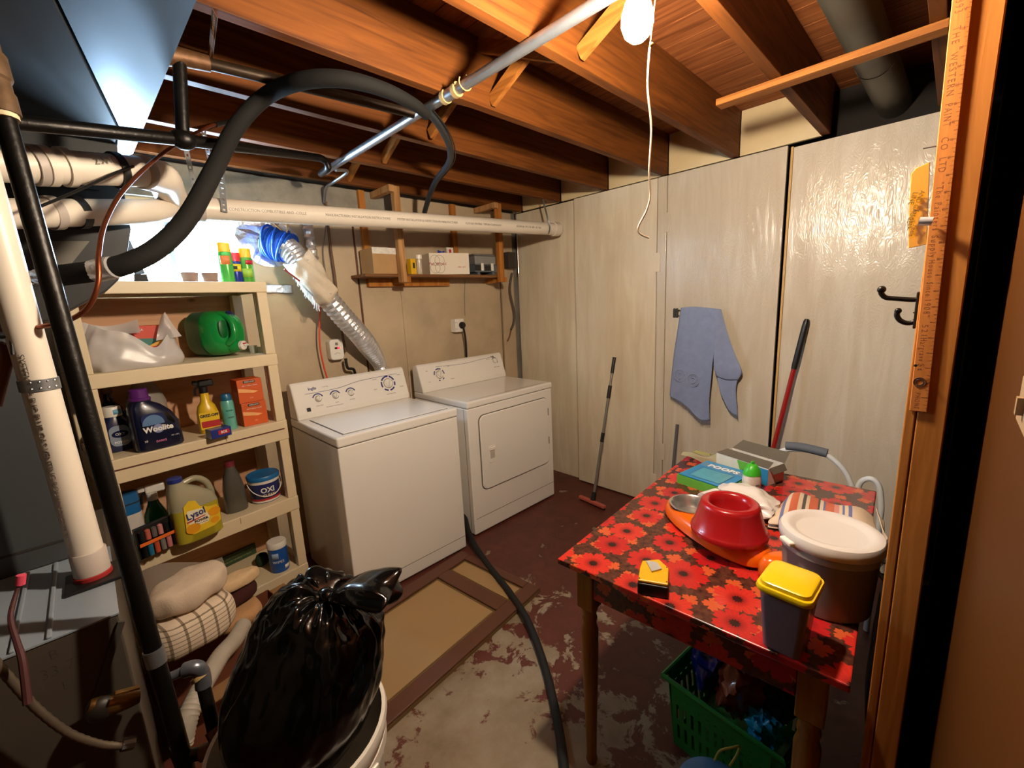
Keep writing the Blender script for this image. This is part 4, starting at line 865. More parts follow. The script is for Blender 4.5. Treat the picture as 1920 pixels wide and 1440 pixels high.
obj('white_band', lathe([(.0668, .098), (.0672, .112), (.066, .1122)], 32, cap=False), whiteP, ox, smooth=True); obj('foot_band', lathe([(.0600, .001), (.0626, .014), (.0616, .015)], 32, cap=False), whiteP, ox, smooth=True)
obj('red_band', lathe([(.0628, .016), (.0632, .024), (.0622, .0245)], 32, cap=False), redInk, ox, smooth=True)
obj('lid', lathe([(.0695, .1125), (.0705, .128), (.067, .133), (.062, .131), (.001, .131)], 32), M('sky_blue_lid', '#1f6aa6', .4), ox, smooth=True)
obj('handle', tube([Vector((.071*math.cos(a), -.071*abs(math.sin(a))*1.02-.002, .096-.058*math.sin(a))) for a in [PI*i/16 for i in range(17)]], .0022, 8), whiteP, ox, smooth=True)
text('lettering', 'OXI', .034, whiteInk, ox, Matrix.Translation((0, 0, .066)) @ Matrix.Rotation(R(-4), 4, 'Z'), wrap=.0665, bold=.001); text('lettering', 'CLEAN', .018, M('cream_ink', '#cfbf96', .5), ox, Matrix.Translation((0, 0, .040)), wrap=.0655, bold=.0006)
# tier 5
wp = on_tier('wipes_canister', 'blue wipes canister with a white lid, bottom shelf right', 'canister', 527, 1073, Z5, .04, 0, s=1.12)
obj('body', lathe([(.040, 0), (.041, .003), (.041, .118), (.039, .12)], 28), M('wipes_blue', '#1d55a6', .35, var=.15, scale=20), wp, smooth=True)
obj('lid', lathe([(.043, .1203), (.043, .142), (.039, .148), (.001, .148)], 28), whiteP, wp, smooth=True)
curved(wp, 'barcode_label', .0415, 10, 45, .012, .03, whiteP); curved(wp, 'label_arc', .0415, -60, -20, .07, .10, M('pale_blue_arc', '#9fb6dc', .4)); text('lettering', 'WIPES', .018, whiteInk, wp, Matrix.Translation((0, 0, .055)) @ Matrix.Rotation(R(-25), 4, 'Z'), wrap=.0417)
gx_ = on_tier('flat_green_box', 'long flat dark green box lying at the back of the bottom shelf', 'box', 440, 1060, Z5, .05, 4)
obj('box_body', box(-.17, .11, -.03, .06, 0, .062), M('moss_carton', '#33462c', .6, var=.2), gx_, bevel=.002)
for i_, s in enumerate(('PASTRY CLOTH AND ROLLING PIN COVER', 'INSTRUCTIONS ON REVERSE OF BOX')): text('lettering', s, .012, M('sage_ink', '#8f9c6c', .6), gx_, facing((-.02, -.0308, .042-.02*i_)))
dg_ = on_tier('dark_scrub_brush', 'round dark green scrubbing brush beside the blue wipes canister', 'brush', 494, 1062, Z5, .02)
obj('bristles', lathe([(.012, 0), (.03, .012), (.034, .035), (.026, .06), (.01, .068)], 20), M('green_bristles', '#16331f', .9, var=.5, scale=90, bump=1), dg_, smooth=True)
# ------------------------------------------------------------------ table with floral vinyl top
def floral():
    m, t, b = nt('floral_vinyl'); tc = N(t, 'ShaderNodeTexCoord'); L = t.links
    s0 = N(t, 'ShaderNodeSeparateXYZ'); L.new(tc.outputs['Object'], s0.inputs[0]); ad = N(t, 'ShaderNodeMath', operation='ADD'); L.new(s0.outputs[0], ad.inputs[0]); L.new(s0.outputs[2], ad.inputs[1]); cb_ = N(t, 'ShaderNodeCombineXYZ'); L.new(ad.outputs[0], cb_.inputs[0]); L.new(s0.outputs[1], cb_.inputs[1])
    def ma(op, a, c=None, d=None):
        n = N(t, 'ShaderNodeMath', operation=op)
        for i, q in enumerate((a, c, d)):
            if q is None: continue
            if isinstance(q, (int, float)): n.inputs[i].default_value = q
            else: L.new(q, n.inputs[i])
        return n.outputs[0]
    def flower(scale, off, rnd, petals, r0, amp, soft):
        mpn = N(t, 'ShaderNodeMapping'); mpn.inputs['Location'].default_value = (*off, 0); mpn.inputs['Scale'].default_value = (scale, scale, 0); L.new(cb_.outputs[0], mpn.inputs[0])
        vo = N(t, 'ShaderNodeTexVoronoi', voronoi_dimensions='2D', i_Scale=1.0, i_Randomness=rnd); L.new(mpn.outputs[0], vo.inputs['Vector'])
        df = N(t, 'ShaderNodeVectorMath', operation='SUBTRACT'); L.new(mpn.outputs[0], df.inputs[0]); L.new(vo.outputs['Position'], df.inputs[1])
        sx = N(t, 'ShaderNodeSeparateXYZ'); L.new(df.outputs[0], sx.inputs[0]); sc_ = N(t, 'ShaderNodeSeparateColor'); L.new(vo.outputs['Color'], sc_.inputs[0])
        ang = ma('ADD', ma('ARCTAN2', sx.outputs[1], sx.outputs[0]), ma('MULTIPLY', sc_.outputs[0], 6.28))
        r = vo.outputs['Distance']; pet = ma('POWER', ma('ABSOLUTE', ma('COSINE', ma('MULTIPLY', ang, petals/2))), .45)
        notch = ma('MULTIPLY', ma('COSINE', ma('MULTIPLY', ang, petals*3)), .025)
        R_ = ma('ADD', ma('MULTIPLY', pet, amp), ma('ADD', notch, r0-amp)); R_ = ma('MULTIPLY', R_, ma('ADD', ma('MULTIPLY', sc_.outputs[1], .30), .80))
        return ma('SUBTRACT', R_, r), r, ang, sc_
    d1, r1, a1, sc1 = flower(8.2, (.2, .1), .36, 7, .485, .17, .02)
    d2, r2, a2, sc2 = flower(13.5, (.55, .37), .55, 4, .33, .19, .02)
    nz = N(t, 'ShaderNodeTexNoise', i_Scale=60.0, i_Detail=3.0); L.new(tc.outputs['Object'], nz.inputs['Vector'])
    bg = ramp(t, nz.outputs[0], [(.35, lin('#3f1f18')), (.65, lin('#5c3426'))])
    def mixc(fac, a, c):
        x = N(t, 'ShaderNodeMix', data_type='RGBA'); L.new(fac, x.inputs[0])
        for i, q in ((6, a), (7, c)):
            if isinstance(q, tuple): x.inputs[i].default_value = (*q, 1)
            else: L.new(q, x.inputs[i])
        return x.outputs[2]
    def mask(d, w=.02): return ramp(t, ma('MULTIPLY_ADD', d, 1/w, .5), [(0, (0, 0, 0)), (1, (1, 1, 1))])
    c = mixc(mask(d2), bg, lin('#c4552c'))
    streak = ma('ADD', ma('MULTIPLY', ma('COSINE', ma('MULTIPLY', a1, 21)), .5), .5)
    red = mixc(sc1.outputs[2], lin('#b01a1e'), lin('#cc3426')); red = mixc(ma('MULTIPLY', streak, .14), red, lin('#7c0f16'))
    red = mixc(ramp(t, r1, [(.10, (.6, .6, .6)), (.24, (0, 0, 0))]), red, lin('#5a1216'))
    cen = ma('SUBTRACT', .095, ma('ADD', r1, ma('MULTIPLY', ma('COSINE', ma('MULTIPLY', a1, 11)), .015)))
    red = mixc(mask(cen), red, lin('#2e1513')); c = mixc(mask(d1), c, red)
    L.new(c, b.inputs['Base Color']); b.inputs['Roughness'].default_value = .26
    return m
florM = floral()
legM = wood('table_leg_wood', '#a8752c', '#7c5018', 2, .45, 7, knots=False)
TR = R(3.5); TL, TWD, TZ = 1.06, .685, .75
TM = Matrix.Translation((.885, .748, 0)) @ Matrix.Rotation(TR, 4, 'Z')
tb_ = thing('laundry_table', 'small wooden table with a red floral vinyl top and turned legs', 'table', mat4=TM @ Matrix.Translation((TL/2, -TWD/2, 0)))
hx, hy = TL/2, TWD/2
obj('tabletop', box(-hx, hx, -hy, hy, TZ-.018, TZ), florM, tb_, bevel=.003)
for nm, b4 in (('apron', (-hx+.05, -hx+.068, -hy+.09, hy-.09)), ('apron', (hx-.068, hx-.05, -hy+.09, hy-.09)), ('apron', (-hx+.10, hx-.10, hy-.068, hy-.05)), ('apron', (-hx+.10, hx-.10, -hy+.05, -hy+.068))):
    obj(nm, box(*b4, TZ-.125, TZ-.0185), florM, tb_, bevel=.002)
for sx in (-1, 1):
    for sy in (-1, 1):
        x, y = sx*(hx-.072), sy*(hy-.062); lg = box(x-.027, x+.027, y-.027, y+.027, TZ-.17, TZ-.0186)
        o = obj('leg', lg, legM, tb_, bevel=.003)
        obj('turning', lathe([(.016, .0), (.019, .012), (.016, .03), (.0175, .10), (.026, .42), (.0265, .50), (.020, .525), (.024, .54), (.020, .555), (.0255, .572), (.0262, TZ-.1705)], 22, c=(x, y, 0)), legM, o, smooth=True)
TZ0 = TZ+.0006
# tape measure lying on its side
tpx = [(1199, 1062), (1203, 1050), (1236, 1047), (1255, 1064), (1254, 1097), (1195, 1087)]
tt = [atz(x, y, TZ+.042) for x, y in tpx]; ctr = sum(tt, Vector())/6
tm = thing('tape_measure', 'yellow and black tape measure lying on its side near the table edge', 'tape measure', (ctr.x, ctr.y, TZ0))
lo = [Vector((p.x, p.y, TZ0)) for p in tt]
obj('case', prism(lo, (0, 0, .033)), blackP, tm, world=True, bevel=.004)
ytop = [ctr+(p-ctr)*.96 for p in lo]; ytop = [Vector((p.x, p.y, TZ0+.0332)) for p in ytop]
obj('yellow_face', prism(ytop, (0, 0, .008)), M('tape_yellow', '#e0a818', .35), tm, world=True, bevel=.003)
clip = obj('belt_clip', prism([atz(x, y, TZ+.043) for x, y in ((1211, 1053), (1232, 1056), (1241, 1068), (1222, 1073))], (0, 0, .004)), M('clip_steel', '#c4c4c4', .3, .4), tm, world=True, bevel=.001)
for x, y in ((1203, 1053), (1250, 1064), (1250, 1091), (1199, 1084)): obj('screw', lathe([(.0016, 0), (.0016, .0008)], 10, c=atz(x, y, TZ+.0425)), blackP, tm, world=True)
# pet feeder: orange base with two dishes, red bowl set on the right one
orP = M('orange_plastic', '#e8660c', .22, var=.03, coat=.4)
fA, fB = atz(1297, 948, TZ+.05), atz(1398, 1012, TZ+.05)
fd = thing('pet_feeder', 'orange double pet feeder with a steel dish on the table', 'feeder', (fA.x, fA.y, TZ0))
dv = Vector((fB.x-fA.x, fB.y-fA.y, 0)); Lf = dv.length; du = dv/Lf; dn_ = Vector((-du.y, du.x, 0))
def foot(u, w, ex, z, c0): return c0 + du*u + dn_*w
def ringwall(c, r, mat=None):
    return lathe([(r*.60, .001), (r*.98, .001), (r*1.04, .012), (r*1.0, .034), (r*.90, .050), (r*.80, .055), (r*.72, .051), (r*.69, .040), (r*.60, .012), (r*.02, .010)], 36, c=c)
c1, c2 = Vector((fA.x, fA.y, TZ0)), Vector((fA.x, fA.y, TZ0))+du*.205
bm = loft([[c1 + du*p.x + dn_*p.y + Vector((0, 0, p.z)) for p in sup(cx, 0, z, a, b_, 2.2, 40)] for z, a, b_, cx in ((.001, .192, .082, .10), (.010, .202, .090, .10), (.030, .200, .088, .10), (.046, .188, .078, .10), (.054, .172, .066, .10))])
fo = obj('base', bm, orP, fd, world=True, smooth=True); carve(fo, (lambda q: (q.transform(MW[fd.name].inverted()), q)[1])(lathe([(.050, .018), (.066, .045), (.068, .08)], 36, c=c1)))
steelM = M('brushed_steel', '#b4b2ae', .22, 1, .05)
obj('steel_dish', lathe([(.066, .0535), (.0715, .0555), (.0715, .0575), (.066, .0585), (.0615, .055), (.055, .034), (.046, .0225), (.03, .0205), (.001, .020)], 40, c=c1, cap=False), M('brushed_steel', '#c9c7c3', .24, .85, .05), fd, world=True, smooth=True)
tailc = c1 + du*.33
bm = loft([[tailc + du*p.x + dn_*p.y + Vector((0, 0, p.z)) for p in sup(0, 0, z, a, b_, 2.1, 28)] for z, a, b_ in ((.001, .028, .042), (.012, .034, .050), (.040, .033, .048), (.058, .024, .038), (.064, .012, .022))])
obj('end_lobe', bm, orP, fd, world=True, smooth=True)
rb = atz(1366, 996, TZ+.06); redP = M('red_plastic', '#9c1418', .25, var=.03, coat=.3)
rbt = thing('red_bowl', 'dark red plastic pet bowl standing on the orange feeder', 'bowl', mat4=Matrix.Translation((rb.x+.005, rb.y+.002, TZ0+.0562)) @ Matrix.Scale(1.08, 4))
obj('bowl', lathe([(.092, .0), (.096, .003), (.0965, .010), (.093, .016), (.089, .019), (.0745, .076), (.0715, .085), (.065, .0892), (.056, .0890), (.0495, .084), (.046, .072), (.042, .048), (.032, .034), (.001, .032)], 48), redP, rbt, smooth=True)
# food bin with white lid
bc = atz(1547, 1128, TZ); bin_ = thing('food_bin', 'round clear bin of dark kibble with a white lid on the table', 'bin', mat4=Matrix.Translation((bc.x+.01, bc.y+.004, TZ0)) @ Matrix.Diagonal((.99, .99, 1.09, 1)))
obj('bin_body', lathe([(.086, 0), (.090, .004), (.098, .150), (.0965, .150), (.088, .006), (.001, .006)], 40), glassy('bin_plastic', '#9a9188', .25, .35, '#b5ada4'), bin_, smooth=True)
obj('contents', lathe([(.085, .0075), (.0945, .115), (.092, .121), (.001, .118)], 36), M('dark_kibble', '#5c5046', .85, var=.35, scale=60, bump=.8, bscale=90), bin_, smooth=True)
obj('rim_band', lathe([(.0985, .128), (.1015, .130), (.1015, .150), (.0985, .1505)], 40, cap=False), glassy('bin_rim_plastic', '#b9b2aa', .2, .35), bin_, smooth=True)
obj('lid', lathe([(.1035, .146), (.1055, .149), (.1055, .162), (.101, .170), (.092, .173), (.080, .171), (.072, .165), (.067, .164), (.001, .164)], 48), M('white_lid_plastic', '#c9c2bc', .38, var=.02), bin_, smooth=True)
obj('lid_tab', box(-.018, .018, -.008, .008, .146, .156, mat4=Matrix.Rotation(R(140), 4, 'Z') @ Matrix.Translation((.108, 0, 0)) @ Matrix.Rotation(R(90), 4, 'Z')), M('white_lid_plastic_b', '#e6ddd2', .38, var=.02), bin_, bevel=.003)
# yellow lidded container
y0 = (atz(1435, 1196, TZ)+atz(1512, 1200, TZ))/2; yc = thing('treat_box', 'tall clear container with a yellow lid, nearest the table corner', 'container', mat4=Matrix.Translation((.968, .182, TZ0)) @ Matrix.Rotation(R(-2), 4, 'Z') @ Matrix.Scale(1.03, 4))
def rbox(secs, n=8):
    out = []
    for z, a, b_, r in secs:
        ring = []
        for cx, cy, a0 in ((a-r, b_-r, 0), (-a+r, b_-r, 90), (-a+r, -b_+r, 180), (a-r, -b_+r, 270)):
            for i in range(n+1): q = R(a0+90*i/n); ring.append(Vector((cx+r*math.cos(q), cy+r*math.sin(q), z)))
        out.append(ring)
    return loft(out)
obj('body', rbox([(0, .040, .034, .012), (.13, .050, .044, .014)]), glassy('treat_plastic', '#8e8590', .2, .30, '#b7afb8'), yc, smooth=True)
obj('contents', rbox([(.004, .037, .031, .012), (.095, .044, .038, .012)]), M('purple_brown_treats', '#57474e', .8, var=.5, scale=45, bump=.9, bscale=60), yc, smooth=True)
ylM = M('yellow_lid', '#e3c010', .3, var=.02, coat=.3)
obj('lid', rbox([(.1305, .056, .050, .018), (.136, .057, .051, .018), (.142, .055, .049, .018), (.1425, .051, .045, .017), (.150, .050, .044, .017), (.152, .047, .041, .016)]), ylM, yc, smooth=True)
# striped cloth
def stripes():
    m, t, b = nt('striped_cloth'); v = mp(t); sx = N(t, 'ShaderNodeSeparateXYZ'); t.links.new(v, sx.inputs[0])
    mu = N(t, 'ShaderNodeMath', operation='MULTIPLY_ADD'); mu.inputs[1].default_value = 3.4; mu.inputs[2].default_value = .5; t.links.new(sx.outputs[0], mu.inputs[0])
    W_, O, G, P_, B_ = lin('#d9c2a8'), lin('#c9694a'), lin('#5a5350'), lin('#d08a80'), lin('#6d719c')
    r = N(t, 'ShaderNodeValToRGB'); cr = r.color_ramp; cr.interpolation = 'CONSTANT'
    st_ = [(0, W_), (.10, B_), (.13, W_), (.17, O), (.24, W_), (.28, G), (.31, W_), (.34, O), (.42, G), (.44, W_), (.47, B_), (.49, O), (.57, P_), (.61, W_), (.64, B_), (.66, W_), (.69, B_), (.72, W_)]
    while len(cr.elements) < len(st_): cr.elements.new(.5)
    for e, (p, c) in zip(cr.elements, st_): e.position = p; e.color = (*c, 1)
    t.links.new(mu.outputs[0], r.inputs[0]); t.links.new(r.outputs[0], b.inputs['Base Color']); b.inputs['Roughness'].default_value = .9
    n2 = N(t, 'ShaderNodeTexNoise', i_Scale=400.0); t.links.new(v, n2.inputs['Vector']); bp = N(t, 'ShaderNodeBump', i_Strength=.3, i_Distance=.001); t.links.new(n2.outputs[0], bp.inputs['Height']); t.links.new(bp.outputs[0], b.inputs['Normal'])
    return m
q00, q10, q11, q01 = atz(1488, 905, TZ+.055), atz(1638, 950, TZ+.05), atz(1650, 1006, TZ+.03), atz(1436, 982, TZ+.02)
sc0 = thing('striped_towel', 'folded cream towel with orange and blue stripes behind the white-lidded bin', 'towel', mat4=frame4(((q00+q01)/2).lerp((q10+q11)/2, .5)*1.0 - Vector((0, 0, ((q00+q01+q10+q11)/4).z-TZ0)), (q10-q00)+(q11-q01), (0, 0, 1)))
stM = stripes()
for lay in (0, 1):
    rows = []
    for j in range(9):
        v = j/8; row = []
        for i in range(17):
            u = i/16; p = q00.lerp(q10, u).lerp(q01.lerp(q11, u), v)
            h = .042*math.sin(PI*min(1, max(0, v*.9+.05)))**.4*(.75+.25*math.sin(u*9+v*2)) + .006*noise.noise(Vector((u*6, v*5, lay*3)))
            edge = min(1, min(u, 1-u)*9, min(v, 1-v)*7)
            row.append(Vector((p.x, p.y, TZ0+.004+(.010 if lay == 0 else .0)+h*(.25+.75*edge)*(1 if lay == 0 else .55))))
        rows.append(row)
    obj('towel_layer' if lay else 'top_layer', grid(rows), stM, sc0, world=True, smooth=True, solid=.004, subsurf=1)
rows = [[q10.lerp(q11, j/6)+Vector((.006*k*math.sin(j), -.006-.004*k, 0))+Vector((0, 0, (TZ0+.047-.015*k*(.6+.4*math.sin(j*1.7))) - q10.lerp(q11, j/6).z)) for j in range(7)] for k in range(4)]
obj('hanging_corner', grid(dense(rows, 2, 2)), stM, sc0, world=True, smooth=True, solid=.002)
# puppy-bag box and carton at the back of the table
p0, p1, p2 = atz(1274, 926, TZ), atz(1352, 930, TZ), atz(1312, 853, TZ)
g0 = atz(1330, 905, TZ); trb = thing('card_tray', 'green and blue open card box with a clear window lying flat on the table', 'box', (1.70, .60, TZ0), R(-99))
limeM = M('lime_card', '#5fa83c', .5); skyM = M('sky_card', '#2f86bc', .4)
obj('tray', open_box(BM(), -.10, .10, -.11, .11, 0, .036), limeM, trb)
obj('blue_card', box(-.094, .094, -.104, .104, .0365, .0395), skyM, trb)
obj('window_film', box(-.062, .062, -.085, .02, .0397, .0402), M('teal_film', '#4fa0b4', .2, coat=.5, var=.3, scale=30, stretch=(1, 6, 1)), trb)
obj('window_frame', box(-.066, .066, -.089, .024, .0393, .0398), M('deep_blue_print', '#1c4f80', .4), trb)
obj('title_panel', box(-.088, .088, .040, .080, .0396, .0401), M('grey_blue_panel', '#5f86a8', .5), trb)
text('lettering', 'POOPS', .040, whiteInk, trb, frame4((-.0, .058, .0403), (1, 0, 0), (0, 0, 1)), bold=.0012)
obj('flap', box(-.10, .10, .112, .15, .001, .003), limeM, trb); 
pb = thing('clear_bag', 'clear crumpled bag with a yellow-green header behind the card box', 'bag', (1.90, .71, TZ0), R(-95))
rows = [[Vector((-.10+.04*i, -.05+.03*j, .004+.022*math.sin(i*1.2+.5)*math.sin(j*1.0+.6)+.01*noise.noise(Vector((i*1.3, j*1.7, 0)))+.012)) for i in range(6)] for j in range(5)]
obj('film', grid(dense(rows, 3, 3)), glassy('clear_film', '#b0ab88', .15, .4), pb, smooth=True); obj('header', box(-.09, .09, .045, .075, .012, .014), M('olive_card', '#a3a05a', .5), pb)
text('lettering', 'VTT', .022, inkM, pb, frame4((0, .06, .0145), (1, 0, 0), (0, 0, 1)))
ct = thing('wipes_carton', 'open blue and white carton with dark flaps at the back of the table', 'box', mat4=Matrix.Translation((1.87, .53, TZ0)) @ Matrix.Rotation(R(-107), 4, 'Z') @ Matrix.Diagonal((.84, .95, .82, 1)))
obj('carton', open_box(BM(), -.135, .135, -.055, .055, 0, .085), M('carton_white', '#d3d0ca', .45), ct)
obj('blue_side', box(.0, .1352, -.0560, -.0551, .001, .080), M('carton_blue', '#2b7ba6', .4), ct); obj('green_corner', prism([(-.02, -.0566, .084), (.06, -.0566, .084), (.0, -.0566, .03)], (0, -.0006, 0)), limeM, ct)
obj('end_print', box(-.1362, -.1352, -.05, .05, .01, .06), M('pink_print_end', '#b99aa0', .5, var=.4, scale=40), ct); obj('orange_spot', lathe([(.012, 0), (.012, .0008)], 18, axis=facing((.09, -.0562, .05))), M('spot_orange', '#d0582e', .5), ct)
dkfl = M('flap_inside', '#5d574c', .7)
obj('flap', prism([(-.135, .056, .086), (.135, .056, .086), (.12, .11, .12), (-.12, .11, .12)], (0, .002, .002)), dkfl, ct); obj('flap', prism([(-.135, -.055, .0865), (.135, -.055, .0865), (.12, .0, .098), (-.12, .0, .098)], (0, .0, .002)), dkfl, ct); obj('flap', prism([(.136, -.05, .086), (.136, .05, .086), (.155, .045, .06), (.155, -.045, .06)], (0, 0, .002)), dkfl, ct)
bp_ = atz(1408, 920, TZ); bo = thing('green_cap_bottle', 'small white bottle with a lime green cap in front of the blue carton', 'bottle', (bp_.x, bp_.y, TZ0), R(-35))
obj('bottle', sloft([(0, .030, .024, 2.4), (.004, .033, .026, 2.4), (.045, .034, .027, 2.3), (.066, .031, .026, 2.2)]), M('milk_white', '#e2d6cc', .35), bo, smooth=True)
obj('cap', sloft([(.0663, .0325, .027, 2.2), (.085, .029, .025, 2.1), (.102, .018, .018, 2), (.108, .010, .010, 2)]), M('lime_cap', '#3fae2c', .35), bo, smooth=True); obj('cap_nub', box(-.006, .006, -.004, .004, .1082, .118), M('lime_cap_b', '#3fae2c', .35), bo, bevel=.002)
obj('leaf_mark', prism([Vector((.004+.010*math.cos(a), -.0275, .03+.005*math.sin(a))) for a in [2*PI*i/14 for i in range(14)]], (0, -.0012, 0)), greyInk, bo)
ro = thing('paper_roll', 'short white roll lying between the card box and the red bowl', 'roll', (1.50, .545, TZ0), R(-20))
obj('roll', lathe([(.012, 0), (.026, 0), (.026, .07), (.012, .07)], 24, axis=Matrix.Translation((-.035, 0, .0263)) @ Matrix.Rotation(R(90), 4, 'Y')), M('roll_white', '#ddd6ce', .6), ro, smooth=True)
wb_ = thing('white_bag', 'crumpled white plastic bag behind the red bowl', 'bag', (1.55, .435, TZ0))
bm = BM(); bmesh.ops.create_icosphere(bm, subdivisions=4, radius=1)
for v in bm.verts:
    n_ = 1+.22*noise.noise(v.co*2.2)+.16*abs(noise.noise(v.co*4.5)); v.co = Vector((v.co.x*.105*n_, v.co.y*.070*n_, max(.0, .034+v.co.z*.040*n_)))
bm.transform(Matrix.Rotation(R(60), 4, 'Z')); obj('film', bm, M('white_film', '#ded5cf', .3, coat=.3), wb_, smooth=True)
# bath rail frame behind the table
wt = M('white_tube', '#d6dbe0', .3); rf = thing('grab_rail', 'white tubular frame with a grey foam grip standing behind the table', 'rail', (2.2, .33, 0))
RX = 2.22
pp = [Vector((RX, atx(1446, 900, RX).y, .001)), atx(1446, 900, RX), atx(1449, 860, RX), atx(1468, 845, RX), atx(1500, 843, RX), atx(1540, 849, RX), atx(1570, 868, RX), atx(1592, 900, RX), atx(1600, 960, RX)]
pp.append(Vector((RX, pp[-1].y-.01, .001)))
obj('tube', tube(pp[:1]+[pp[0].lerp(pp[1], .5)]+pp[1:], .011, 12, 5), wt, rf, world=True, smooth=True)
obj('grip', tube([atx(1474, 836, RX), atx(1500, 838, RX), atx(1528, 844, RX), atx(1551, 850, RX)], .0195, 16, 4, rfun=lambda f, i: .0195), M('grey_foam', '#59616c', .7), rf, world=True, smooth=True)
pp = [atx(1611, 960, RX+.02), atx(1609, 918, RX+.02), atx(1616, 902, RX+.02), atx(1634, 898, RX+.02), atx(1648, 912, RX+.02), atx(1652, 950, RX+.02), atx(1648, 985, RX+.02)]
pp = [Vector((RX+.02, pp[0].y, .001))]+pp+[Vector((RX+.02, pp[-1].y, .001))]
obj('tube', tube(pp, .011, 12, 5), wt, rf, world=True, smooth=True)
# ------------------------------------------------------------------ trash can and black bag
CC = Vector((.200, .928, 0)); CZ = .60
canM = M('white_can_plastic', '#ddd6cc', .35, var=.03)
can = thing('trash_can', 'round white plastic trash can in the foreground, stuffed with a black bag', 'trash can', CC)
obj('can_body', lathe([(.001, .001), (.135, .001), (.140, .006), (.168, CZ-.085), (.170, CZ-.08), (.163, CZ-.08), (.133, .012), (.001, .012)], 48), canM, can, smooth=True)
obj('rim', lathe([(.166, CZ-.0795), (.178, CZ-.078), (.178, CZ-.052), (.172, CZ-.048), (.180, CZ-.040), (.185, CZ-.012), (.182, CZ), (.174, CZ), (.170, CZ-.02), (.164, CZ-.079)], 48, cap=False), canM, can, smooth=True)
obj('side_handle', box(-.05, .05, -.188, -.179, CZ-.075, CZ-.045, mat4=Matrix.Rotation(R(15), 4, 'Z')), canM, can, bevel=.004)
bagP = M('glossy_black_film', '#070707', .15, var=.3, spec=.5, bump=.22, bscale=22)
gb_ = thing('garbage_bag', 'full glossy black garbage bag knotted at the top, sitting in the white can', 'bag', (CC.x, CC.y, CZ-.06))
KN = att(622, 1132, .93); cen = Vector((.258, .918, .715)); BR, BH_ = .142, .205
ax3 = (KN-cen).normalized(); sx_ = ax3.cross(Vector((0, 0, 1))).normalized(); sy_ = ax3.cross(sx_)
rings = []; NP = 96; NT = 46
for i in range(NT):
    th = PI*(i+.6)/(NT) if i < NT-1 else PI*.985
    ring = []
    for j in range(NP):
        ph = 2*PI*j/NP; d = ax3*math.cos(th) + (sx_*math.cos(ph)+sy_*math.sin(ph))*math.sin(th)
        # egg: wide belly, sloping shoulders
        r = BR*(1+.16*max(0, min(1, (th-1.0)/.8)))
        P = cen + Vector((d.x*r, d.y*r, d.z*BH_)); kf = max(0, min(1, (.80-P.z)/.20)); P.x += (CC.x-cen.x)*kf; P.y += (CC.y-cen.y)*kf
        pl_ = math.exp(-(th/.62)**2)
        ple = (math.sin(ph*9+2.2*noise.noise(Vector((ph, th*2, 1))))+.6*math.sin(ph*17+1.3))*.5
        rid = 1-abs(noise.noise(Vector((d.x*3.3+ph*.0, d.y*3.3, d.z*2.2+4))))*2
        rid2 = 1-abs(noise.noise(Vector((d.x*8, d.y*8, d.z*5+9))))*2
        amp = .020*ple*pl_*min(1, th*4) + (.012*rid*min(1, th*2.2) + .008*rid2*min(1, th*2))*(1 if th < 1.0 else max(.25, 1-(th-1.0)*1.1))
        amp -= .035*math.exp(-(th/.20)**2)
        P += d*amp + Vector((0, 0, .0))
        if P.z < CZ+.03:
            q = Vector((P.x-CC.x, P.y-CC.y, 0)); lim = .150 if P.z < CZ else .150+.03*(P.z-CZ)/.03*1.2
            if q.length > lim: q *= lim/q.length; P.x, P.y = CC.x+q.x, CC.y+q.y
        if P.z < CZ-.05: P.z = CZ-.05 + (P.z-CZ+.05)*.15
        ring.append(P)
    rings.append(ring)
KN = cen + Vector((ax3.x*BR, ax3.y*BR, ax3.z*BH_))*.90
obj('bag_body', loft(rings), bagP, gb_, world=True, smooth=True, subsurf=1)
def ear(tip, wid, root=None, n=20, m=12, flat=.35, seed=0, bend=Vector((0, 0, 0))):
    root = Vector(KN); tip = Vector(tip); d = (tip-root); a = d.normalized(); s = a.cross(ax3).normalized(); t = s.cross(a); rings = []
    for i in range(m+1):
        f = i/m; c = root + d*f + bend*math.sin(PI*f); w_ = .014+(wid-.014)*math.sin(PI*.5*min(1, f*1.25)); ring = []
        for j in range(n):
            p = 2*PI*j/n; k = 1+.22*math.sin(p*5+seed+f*2)*f+.15*noise.noise(Vector((p*1.5, f*4, seed)))
            ring.append(c + s*(w_*k*math.cos(p)) + t*(w_*flat*k*math.sin(p)) + a*(.018*math.sin(p*3+seed)*f))
        rings.append(ring)
    return loft(rings)
obj('knot', ball(KN+ax3*.004, .02, sq=(1, 1.2, .9)), bagP, gb_, world=True, smooth=True)
obj('tied_ear', ear(att(738, 1106, .90), .056, seed=1.0, flat=.45, bend=Vector((.0, 0, .012))), bagP, gb_, world=True, smooth=True, subsurf=1)
obj('tied_ear', ear(att(600, 1080, .985), .055, seed=2.6, flat=.4), bagP, gb_, world=True, smooth=True, subsurf=1)
obj('tied_ear', ear(att(580, 1120, .93), .032, seed=4.2, flat=.6), bagP, gb_, world=True, smooth=True, subsurf=1)
obj('drawstring', tube([att(x, y, .893) for x, y in ((628, 1128), (640, 1126), (652, 1129), (664, 1130), (672, 1132))], .0042, 8, 4), M('cream_tie', '#d8c2a2', .6), gb_, world=True, smooth=True)
